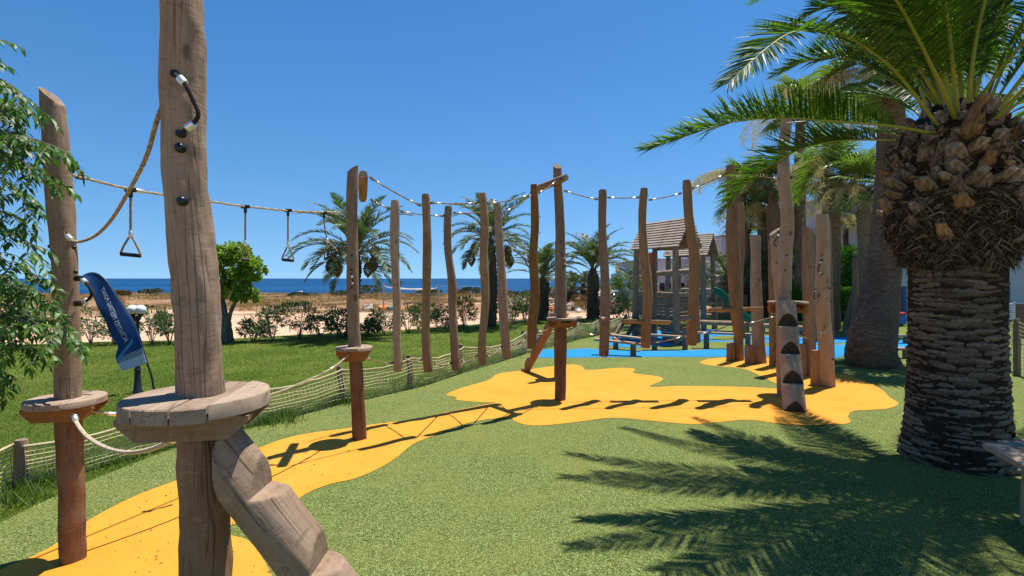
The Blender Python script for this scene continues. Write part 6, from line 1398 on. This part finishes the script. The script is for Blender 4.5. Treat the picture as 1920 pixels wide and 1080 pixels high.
for k in range(1, 26): a = cpath[min(24, k-1)]; mb.tube([a, Vector((a.x, a.y, a.z-.62+.05*math.sin(k)))], .0035, 3, 0, cap=False)
for r_ in range(1, 7): mb.tube([Vector((a.x, a.y, a.z-.1*r_)) for a in cpath], .0035, 3, 0, cap=False)
mb.build('net', BLACKM, vn); mb = MB(); mb.tube([Vector((a.x, a.y, a.z-.64)) for a in cpath], .012, 5, 0); mb.build('bottom_cord', BARK_T, vn)
def blob(name, c, s, mat_, seed, parent=None, label=None, cat=None, group=None, squash=.7):
    rs_ = random.Random(seed); import bmesh as bm_mod
    b_ = bm_mod.new(); bm_mod.ops.create_icosphere(b_, subdivisions=2, radius=1)
    for v in b_.verts:
        f = 1+.55*noise.noise(v.co*1.1+Vector((seed, 0, 0)))+.18*noise.noise(v.co*3+Vector((seed, 0, 0))); v.co *= f; v.co.z *= squash; v.co.x = max(-.85, min(.85, v.co.x)); v.co *= s
    me = bpy.data.meshes.new(name); b_.to_mesh(me); b_.free(); me.materials.append(mat_)
    o = link(name, me, parent, Vector(c)-(wloc(parent) if parent else Vector()))
    if label: tag(o, label, cat, group)
    return o
for i, (px, lab) in enumerate(((714, 'left orange cloth float lying at the foot of the volleyball post'), (724, 'right orange cloth float lying beside the volleyball post'))): blob('orange_float', R(px, 577, 24)*1.0+Z(0), .16, ORNG, i+3, None, lab, 'float')
blob('green_bag', R(732, 578, 24), .17, simple('teal_plastic', (.02, .2, .17), .5), 9, None, 'small teal bag lying by the orange floats on the sand', 'bag')
blob('white_bag', R(1084, 582, 24), .14, simple('white_bag', (.75, .75, .75), .7), 12, None, 'small white bag on the sand left of the dry rust-coloured bush', 'bag')
def pile(label, spots, seed, mats_):
    c0 = R(spots[0][0], spots[0][1], spots[0][2]); c0.z = 0; t = thing('rock_pile', label, 'rock pile', c0); rs_ = random.Random(seed)
    me_ = []
    for k in range(5): o = blob('rock', (0, 0, 0), 1.0, mats_[k % len(mats_)], seed*7+k); me_.append(o.data); bpy.data.objects.remove(o)
    for (px, py, Y, wpx, hz, n_) in spots:
        for i in range(n_):
            u = rs_.uniform(-1, 1); v = rs_.uniform(0, 1)**1.4; zz = hz*(1-abs(u)**1.5)*v; x = (px+u*wpx-960)/FPX*Y; o = link('rock', rs_.choice(me_), t, Vector((x, Y+rs_.uniform(-.6, .8)*(1-v*.6), gh(x, Y)+zz))-c0); s_ = rs_.uniform(.07, .2); o.scale = (s_*rs_.uniform(.8, 1.5), s_, s_*rs_.uniform(.6, 1)); o.rotation_euler = (rs_.uniform(-.5, .5), rs_.uniform(-.5, .5), rs_.uniform(0, 6))
pile('pale rubble heap between the leaning log and the orange-brown log', [(972, 574, 27, 26, .75, 60), (945, 572, 28, 14, .35, 14)], 3, [STONE])
pile('pale rubble heap behind the young upright palm', [(1032, 574, 27, 14, .6, 34)], 4, [STONE])
pile('low scatter of pale stones right of the tall centre post', [(1072, 576, 26, 16, .3, 32)], 5, [STONE])
pile('heap of red-brown earth lumps right of the volleyball net posts', [(775, 577, 26, 24, .22, 34)], 6, [STONE_R])
pile('reddish earth lumps in front of the rubble by the young palm', [(1033, 577, 25, 9, .22, 12)], 7, [STONE_R])
pile('low pale boulders on the sand just right of the middle post', [(692, 578, 26, 12, .3, 14)], 8, [STONE])
def person(label, c, h, shirt, facing=0.0):
    skel = {0: (0, 0, .52), 1: (0, 0, .66), 2: (0, 0, .79), 3: (0, 0, .85), 4: (0, .005, .90), 5: (0, .0, .955), 6: (.055, 0, .50), 7: (.06, .02, .27), 8: (.06, -.01, .04), 9: (.06, .06, .015), 10: (-.055, 0, .50), 11: (-.06, .0, .27), 12: (-.06, -.03, .04), 13: (-.06, .04, .015), 14: (.11, 0, .79), 15: (.135, .0, .62), 16: (.13, .03, .47), 17: (-.11, 0, .79), 18: (-.135, 0, .62), 19: (-.13, .03, .47)}
    ed = [(0, 1), (1, 2), (2, 3), (3, 4), (4, 5), (0, 6), (6, 7), (7, 8), (8, 9), (0, 10), (10, 11), (11, 12), (12, 13), (2, 14), (14, 15), (15, 16), (2, 17), (17, 18), (18, 19)]
    rad = {0: .075, 1: .07, 2: .08, 3: .032, 4: .05, 5: .042, 6: .055, 7: .034, 8: .024, 9: .02, 10: .055, 11: .034, 12: .024, 13: .02, 14: .035, 15: .025, 16: .018, 17: .035, 18: .025, 19: .018}
    me = bpy.data.meshes.new('person'); me.from_pydata([Vector(skel[i])*h for i in range(20)], ed, []); o = bpy.data.objects.new('person', me); COL.objects.link(o)
    md = o.modifiers.new('skin', 'SKIN'); o.modifiers.new('sub', 'SUBSURF').levels = 1
    for i in range(20): me.skin_vertices[0].data[i].radius = (rad[i]*h*.95, rad[i]*h*(.75 if i in (0, 1, 2) else .95))
    me.skin_vertices[0].data[0].use_root = True; bpy.context.view_layer.update(); ev = o.evaluated_get(bpy.context.evaluated_depsgraph_get()); m2 = bpy.data.meshes.new_from_object(ev); bpy.data.objects.remove(o)
    sk = simple('skin_tone', (.4, .22, .14), .6); m2.materials.clear(); m2.materials.append(sk); m2.materials.append(simple('shirt', shirt, .8)); m2.materials.append(simple('dark_trousers', (.03, .03, .04), .8)); m2.materials.append(simple('dark_hair', (.02, .015, .01), .8))
    for p_ in m2.polygons:
        z = p_.center.z/h; y = p_.center.y/h; p_.material_index = 2 if .05 < z < .53 and abs(p_.center.x/h) < .115 else (1 if .53 <= z < .835 and (abs(p_.center.x/h) < .115 or z > .66) else (3 if z > .93 or (z > .89 and y < -.01) else 0)); p_.use_smooth = True
    o = link('person', m2, None, c); o.rotation_euler[2] = facing; return tag(o, label, 'person')
x = (563-960)/FPX*56.3; person('person in a white shirt standing at the shore edge, left of the middle post', (x, coast(x)+.5, -1.15), 1.65, (.75, .75, .75), .4)
x = (952-960)/FPX*56.3; person('person in a red top at the far shore edge, left one of a pair', (x, coast(x)+.5, -1.25), 1.5, (.5, .06, .05), 1.2)
x = (957-960)/FPX*56.3; person('person in a dark top at the far shore edge, right one of a pair', (x, coast(x)+.5, -1.2), 1.5, (.06, .05, .07), -.4)
# parked car, mostly hidden behind the spreading young palm and a log
car = thing('parked_car', 'silver beige hatchback parked behind the young spreading palm and first pegged log', 'car', (4.35, 22.6, 0)); c0 = Vector((4.35, 22.6, 0))
side = [(-1.9, .35), (-1.93, .6), (-1.85, .86), (-1.15, .97), (-.55, 1.38), (.2, 1.47), (1.0, 1.44), (1.55, 1.1), (1.85, .95), (1.93, .6), (1.88, .33)]
mb = MB(); vs = []; half = [.80, .82, .80, .74, .60, .58, .58, .66, .74, .80, .80]
for s_, f in ((-1, 1), (1, 1)):
    for (x, z), hw in zip(side, half): vs.append(c0+Vector((x, s_*hw, z)))
n_ = len(side); mb.add(vs, [tuple(range(n_)), tuple(reversed(range(n_, 2*n_)))]+[(i, i+n_, (i+1) % n_+n_, (i+1) % n_) for i in range(n_)]); body = mb.build('body', CARP, car, smooth=False); bv = body.modifiers.new('bevel', 'BEVEL'); bv.width = .07; bv.segments = 3
for s_ in (-1, 1):
    for (x0, x1, t0, t1) in ((-.95, -.1, -.42, -.1), (-.02, .8, -.02, .8), (.88, 1.35, .88, 1.12)):
        f = lambda x, z: c0+Vector((x, s_*(lerp(.76, .62, (z-.97)/.42)), z)); mb = MB(); q = [f(x0, 1.0), f(x1, 1.0), f(t1, 1.36), f(t0, 1.36)]; q2 = [v+Vector((0, s_*.015, 0)) for v in q]
        mb.add(q+q2, [(4, 5, 6, 7), (0, 1, 5, 4), (1, 2, 6, 5), (2, 3, 7, 6), (3, 0, 4, 7)]); mb.build('side_window', GLASS, car, smooth=False)
    for x in (-1.2, 1.2):
        q = c0+Vector((x, s_*.72, .31)); mb = MB(); mb.tube([q-Vector((0, .1, 0)), q-Vector((0, .08, 0)), q+Vector((0, .08, 0)), q+Vector((0, .1, 0))], [.27, .31, .31, .27], 24, 0); w_ = mb.build('wheel', RUB, car)
        mb = MB(); mb.tube([q+Vector((0, s_*.095, 0)), q+Vector((0, s_*.108, 0))], [.18, .15], 16, 0); mb.build('rim', ALU, w_)
    mb = MB(); mb.box(c0+Vector((-1.9, s_*.6, .72)), .08, .28, .13, None, 0, .02); mb.build('tail_light', simple('red_lamp%d' % s_, (.4, .02, .02), .2), car)

car.location = (4.45, 24.0, 0); car.rotation_euler[2] = math.radians(68); car.scale = (.72, .72, .72)
# ------------------------------------------------------------------ buildings
def bbox(root, name, x0, x1, y0, y1, z0, z1, m): mb = MB(); mb.box(((x0+x1)/2, (y0+y1)/2, (z0+z1)/2), x1-x0, y1-y0, z1-z0, None, 0, .02); return mb.build(name, m, root, smooth=False)
def window(root, x0, x1, y, z0, z1, fr=PL_W):
    mb = MB()
    for (a, b, c, d) in ((x0-.06, x1+.06, z1, z1+.06), (x0-.06, x1+.06, z0-.06, z0), (x0-.06, x0, z0, z1), (x1, x1+.06, z0, z1), ((x0+x1)/2-.025, (x0+x1)/2+.025, z0, z1)): mb.box(((a+b)/2, y-.03, (c+d)/2), b-a, .1, d-c)
    w_ = mb.build('window', fr, root, smooth=False); mb = MB(); mb.box(((x0+x1)/2, y+.0, (z0+z1)/2), x1-x0, .02, z1-z0); mb.build('pane', GLASS, w_, smooth=False)
XA = lambda px, Y: (px-960)/FPX*Y
def ZA(py, Y): return H-(py-522)/FPX*Y
ha = thing('white_house', 'white flat-roofed house with a red chimney block, seen behind the larger playhouse', 'house', (XA(1230, 34), 34, 0))
bbox(ha, 'wall', XA(1189, 34), XA(1345, 34), 34.4, 42, 0, ZA(511, 34), PL_W); bbox(ha, 'parapet_block', XA(1183, 35), XA(1200, 35), 34.7, 40, ZA(512, 34), ZA(488, 35), PL_G)
bbox(ha, 'upper_storey', XA(1228, 35), XA(1292, 35), 34.9, 40.5, ZA(512, 34), ZA(484, 35), PL_W); bbox(ha, 'chimney_block', XA(1211, 34.6), XA(1223, 34.6), 34.55, 36, ZA(513, 34), ZA(473, 34.6), PL_R)
bbox(ha, 'vent', XA(1215.5, 34.5), XA(1219, 34.5), 34.5, 34.54, ZA(479, 34.6), ZA(475, 34.6), BLACKM)
bbox(ha, 'porch_shade_panel', XA(1222, 34), XA(1290, 34), 34.3, 34.37, 0, ZA(531, 34), simple('porch_shade_dark', (.035, .033, .035), .8))  # dark panel before the wall, standing in for the porch's shade
for px in (1226, 1236, 1250, 1262, 1276, 1288): bbox(ha, 'column', XA(px-1.6, 34), XA(px+1.6, 34), 34.1, 34.26, 0, ZA(531, 34), PL_W)
window(ha, XA(1300, 34), XA(1318, 34), 34.37, 1.0, 1.95)
hb = thing('white_apartment_house', 'long white two-storey house behind the fan palms', 'house', (XA(1500, 30), 30, 0))
bbox(hb, 'lower_storey', XA(1352, 30), XA(1700, 30), 30.3, 40, 0, ZA(512, 30), PL_B); bbox(hb, 'upper_storey', XA(1352, 30), XA(1700, 30), 30, 39, ZA(512, 30)+.003, ZA(444, 30), PL_W); bbox(hb, 'roof_edge', XA(1350, 30), XA(1702, 30), 29.9, 39.1, ZA(444, 30)+.003, ZA(440, 30), PL_G)
for px in (1375, 1400, 1480, 1560, 1640): window(hb, XA(px, 30), XA(px+12, 30), 30.27, 1.0, 1.75); 
for px in (1385, 1470, 1520, 1585, 1650): window(hb, XA(px, 30), XA(px+14, 30), 29.97, ZA(495, 30), ZA(465, 30), PL_G)
for px in (1354, 1368, 1382): bbox(hb, 'porch_column', XA(px, 29), XA(px+4, 29), 28.6, 29, 0, ZA(530, 29), PL_W)
hc = thing('grey_white_building', 'pale building with dark blue doors seen at the right behind the big palm', 'building', (XA(1800, 20), 20, 0))
bbox(hc, 'wall', XA(1690, 20), XA(2150, 20), 20, 28, 0, ZA(330, 20), plaster('shaded_plaster', (.5, .53, .57)))
for px in (1689, 1883): bbox(hc, 'door', XA(px, 20), XA(px+9, 20), 19.93, 19.99, 0, ZA(537, 20), BLUEP)
rf = thing('white_railing', 'low white slatted railing before the pale building, right edge', 'railing', (XA(1890, 13), 13, 0))
for k in range(7): board(rf, 'slat', R(1870, 570+k*4.6, 13), R(1904, 570+k*4.6, 13), .035, .02, [simple('white_railing_paint%d' % k, (.75, .76, .78), .5)])
for px in (1870, 1887, 1904): mb = MB(); q = R(px, 0, 13); mb.box((q.x, 13.03, .5), .05, .05, 1.0); mb.build('post', PL_W, rf)
wb = thing('dark_lattice_screen', 'dark wooden lattice screen at the right edge beside the white railing', 'screen', (XA(1912, 12.5), 12.5, 0))
for k in range(9): mb = MB(); q = R(1906+k*3.2, 0, 12.5); mb.box((q.x, 12.5, .55), .03, .02, .85); mb.build('slat', WOOD_DARK, wb, smooth=False)
for z in (.14, .98): mb = MB(); mb.box((XA(1919, 12.5), 12.52, z), .45, .03, .04); mb.build('frame_bar', PL_G, wb, smooth=False)
df = thing('picket_fence', 'dark narrow picket fence behind the green slide', 'fence', (XA(1365, 19), 19, 0))
for k in range(26): mb = MB(); q = R(1345+k*2.2, 0, 19); mb.box((q.x, 19, .5), .026, .02, 1.0); mb.build('picket', WOOD_DARK, df, smooth=False)
for z in (.25, .8): mb = MB(); mb.box((XA(1372.5, 19), 19.02, z), 1.15, .02, .06); mb.build('rail', WOOD_DARK, df, smooth=False)
# toy at the foot of the big palm gap
toy = thing('spring_toy', 'small blue and red playground toy glimpsed left of the big palm', 'toy', G(1690, 612)); g = G(1690, 612)
mb = MB(); mb.box(g+Z(.22), .28, .16, .3, None, 0, .03); mb.build('body', simple('toy_blue', (.02, .12, .5), .4), toy); mb = MB(); mb.box(g+Z(.43), .2, .14, .09, None, 0, .02); mb.build('seat', simple('toy_red', (.6, .05, .02), .4), toy); mb = MB(); mb.tube([g, g+Z(.08)], .05, 10, 0); mb.build('spring', BLACKM, toy)
for i, (pa, pb, zz) in enumerate(((( 1683, 644), (1712, 645), .16), ((1683, 672), (1712, 673), .16))):
    a, b = G(*pa), G(*pb); t = thing('balance_beam', ('far' if i == 0 else 'near')+' low plank beam glimpsed between the largest fan palm and big palm', 'balance beam', a, BG); a.z = b.z = .2
    mb = MB(); mb.box((a+b)/2, .6, .16, .045, None, 0, .006); mb.build('plank', [WOOD_BOARD], t); mb = MB(); mb.tube([(a+b)/2-Z(.2), (a+b)/2-Z(.02)], .05, 10, 0); mb.build('leg', [WOOD_DARK], t)

# ------------------------------------------------------------------ right net fence and bench
rn = thing('net_fence', 'taller cream rope net fence at the right edge beside the big palm', 'fence', G(1905, 700)); q0, q1, q2 = G(1880, 690), G(1907, 703), G(2010, 740)
for q, hh in ((q0, .9), (q1, .93), (q2, .9)): log(rn, 'post', [q-Z(.05), q+Z(hh/2), q+Z(hh)], [.05, .048, .046], [WOOD_GREY, END], 16, .08, .08, q.x)
for (a, b) in ((q0, q1), (q1, q2)):
    mb = MB(); L = (b-a).length; nu = max(6, int(L/.07)); nv = 13
    NPf = lambda u, v: a.lerp(b, u)+Vector((-.03, -.06-.03*math.sin(math.pi*u), lerp(.03, .88-.05*math.sin(math.pi*u), v)))+Vector((0, .02*noise.noise(Vector((u*5, v*4, a.x))), .015*noise.noise(Vector((u*6, v*3, b.x)))))
    for j in range(nv+1): mb.tube([NPf(k/nu, j/nv) for k in range(nu+1)], .0036, 4, 0, cap=False)
    for k in range(nu+1): mb.tube([NPf(k/nu, j/nv) for j in range(nv+1)], .0036, 4, 0, cap=False)
    mb.build('net', NET, rn)
bn = thing('wooden_bench', 'weathered plank bench corner with thick leg at the lower right edge', 'bench', (3.3, 3.0, 0)); dv = Vector((-.20, -.62, 0)).normalized(); xv = Vector((1, .12, 0)).normalized(); o0 = Vector((3.17, 3.44, .5))
for k in range(3):
    a = o0+xv*(.003+.135*k+.06)+dv*(.02 if k == 0 else (-.01*k)); b = a+dv*1.25; mb = MB(); c = (a+b)/2; sd = Vector((-dv.y, dv.x, 0)); mb.box(c+Z(-.022), 1.25, .13, .045, Matrix((dv, sd, Z(1))).transposed(), 0, .007); mb.build('seat_plank', [WOOD_BOARD], bn)
for u in (.18, 1.0):
    c = o0+xv*.24+dv*u; c.z = 0; mb = MB(); mb.tube([c-Z(.03), c+Z(.2), c+Z(.41)], [.062, .056, .05], 18, 0, 1, .08, True, u); mb.build('leg', [WOOD_PALE, END], bn)
    mb = MB(); mb.box(c+Z(.435), .36, .09, .05, None, 0, .006); mb.build('cross_bar', [WOOD_GREY], bn)
# ---- fallen leaves and litter on the surfaces
n = 950; px = rng.uniform(0, 1920, n); py = rng.uniform(690, 1079, n); Y = H*FPX/(py-522); X = (px-960)/FPX*Y; a = rng.uniform(0, 6.28, n)
P = np.stack([X, Y, np.full(n, .0165)], 1); D = np.stack([np.cos(a), np.sin(a), rng.uniform(0, .15, n)], 1); V, F, t = leaf_cloud(P, D, .019, .22); V[:, 2] = np.maximum(V[:, 2], .0135)
tag(link('leaf_litter', npmesh('leaf_litter', V, F, DRY, tint=t), None, (0, 0, 0), 'stuff'), 'tiny dry leaves and twigs strewn over the play surface', 'litter')
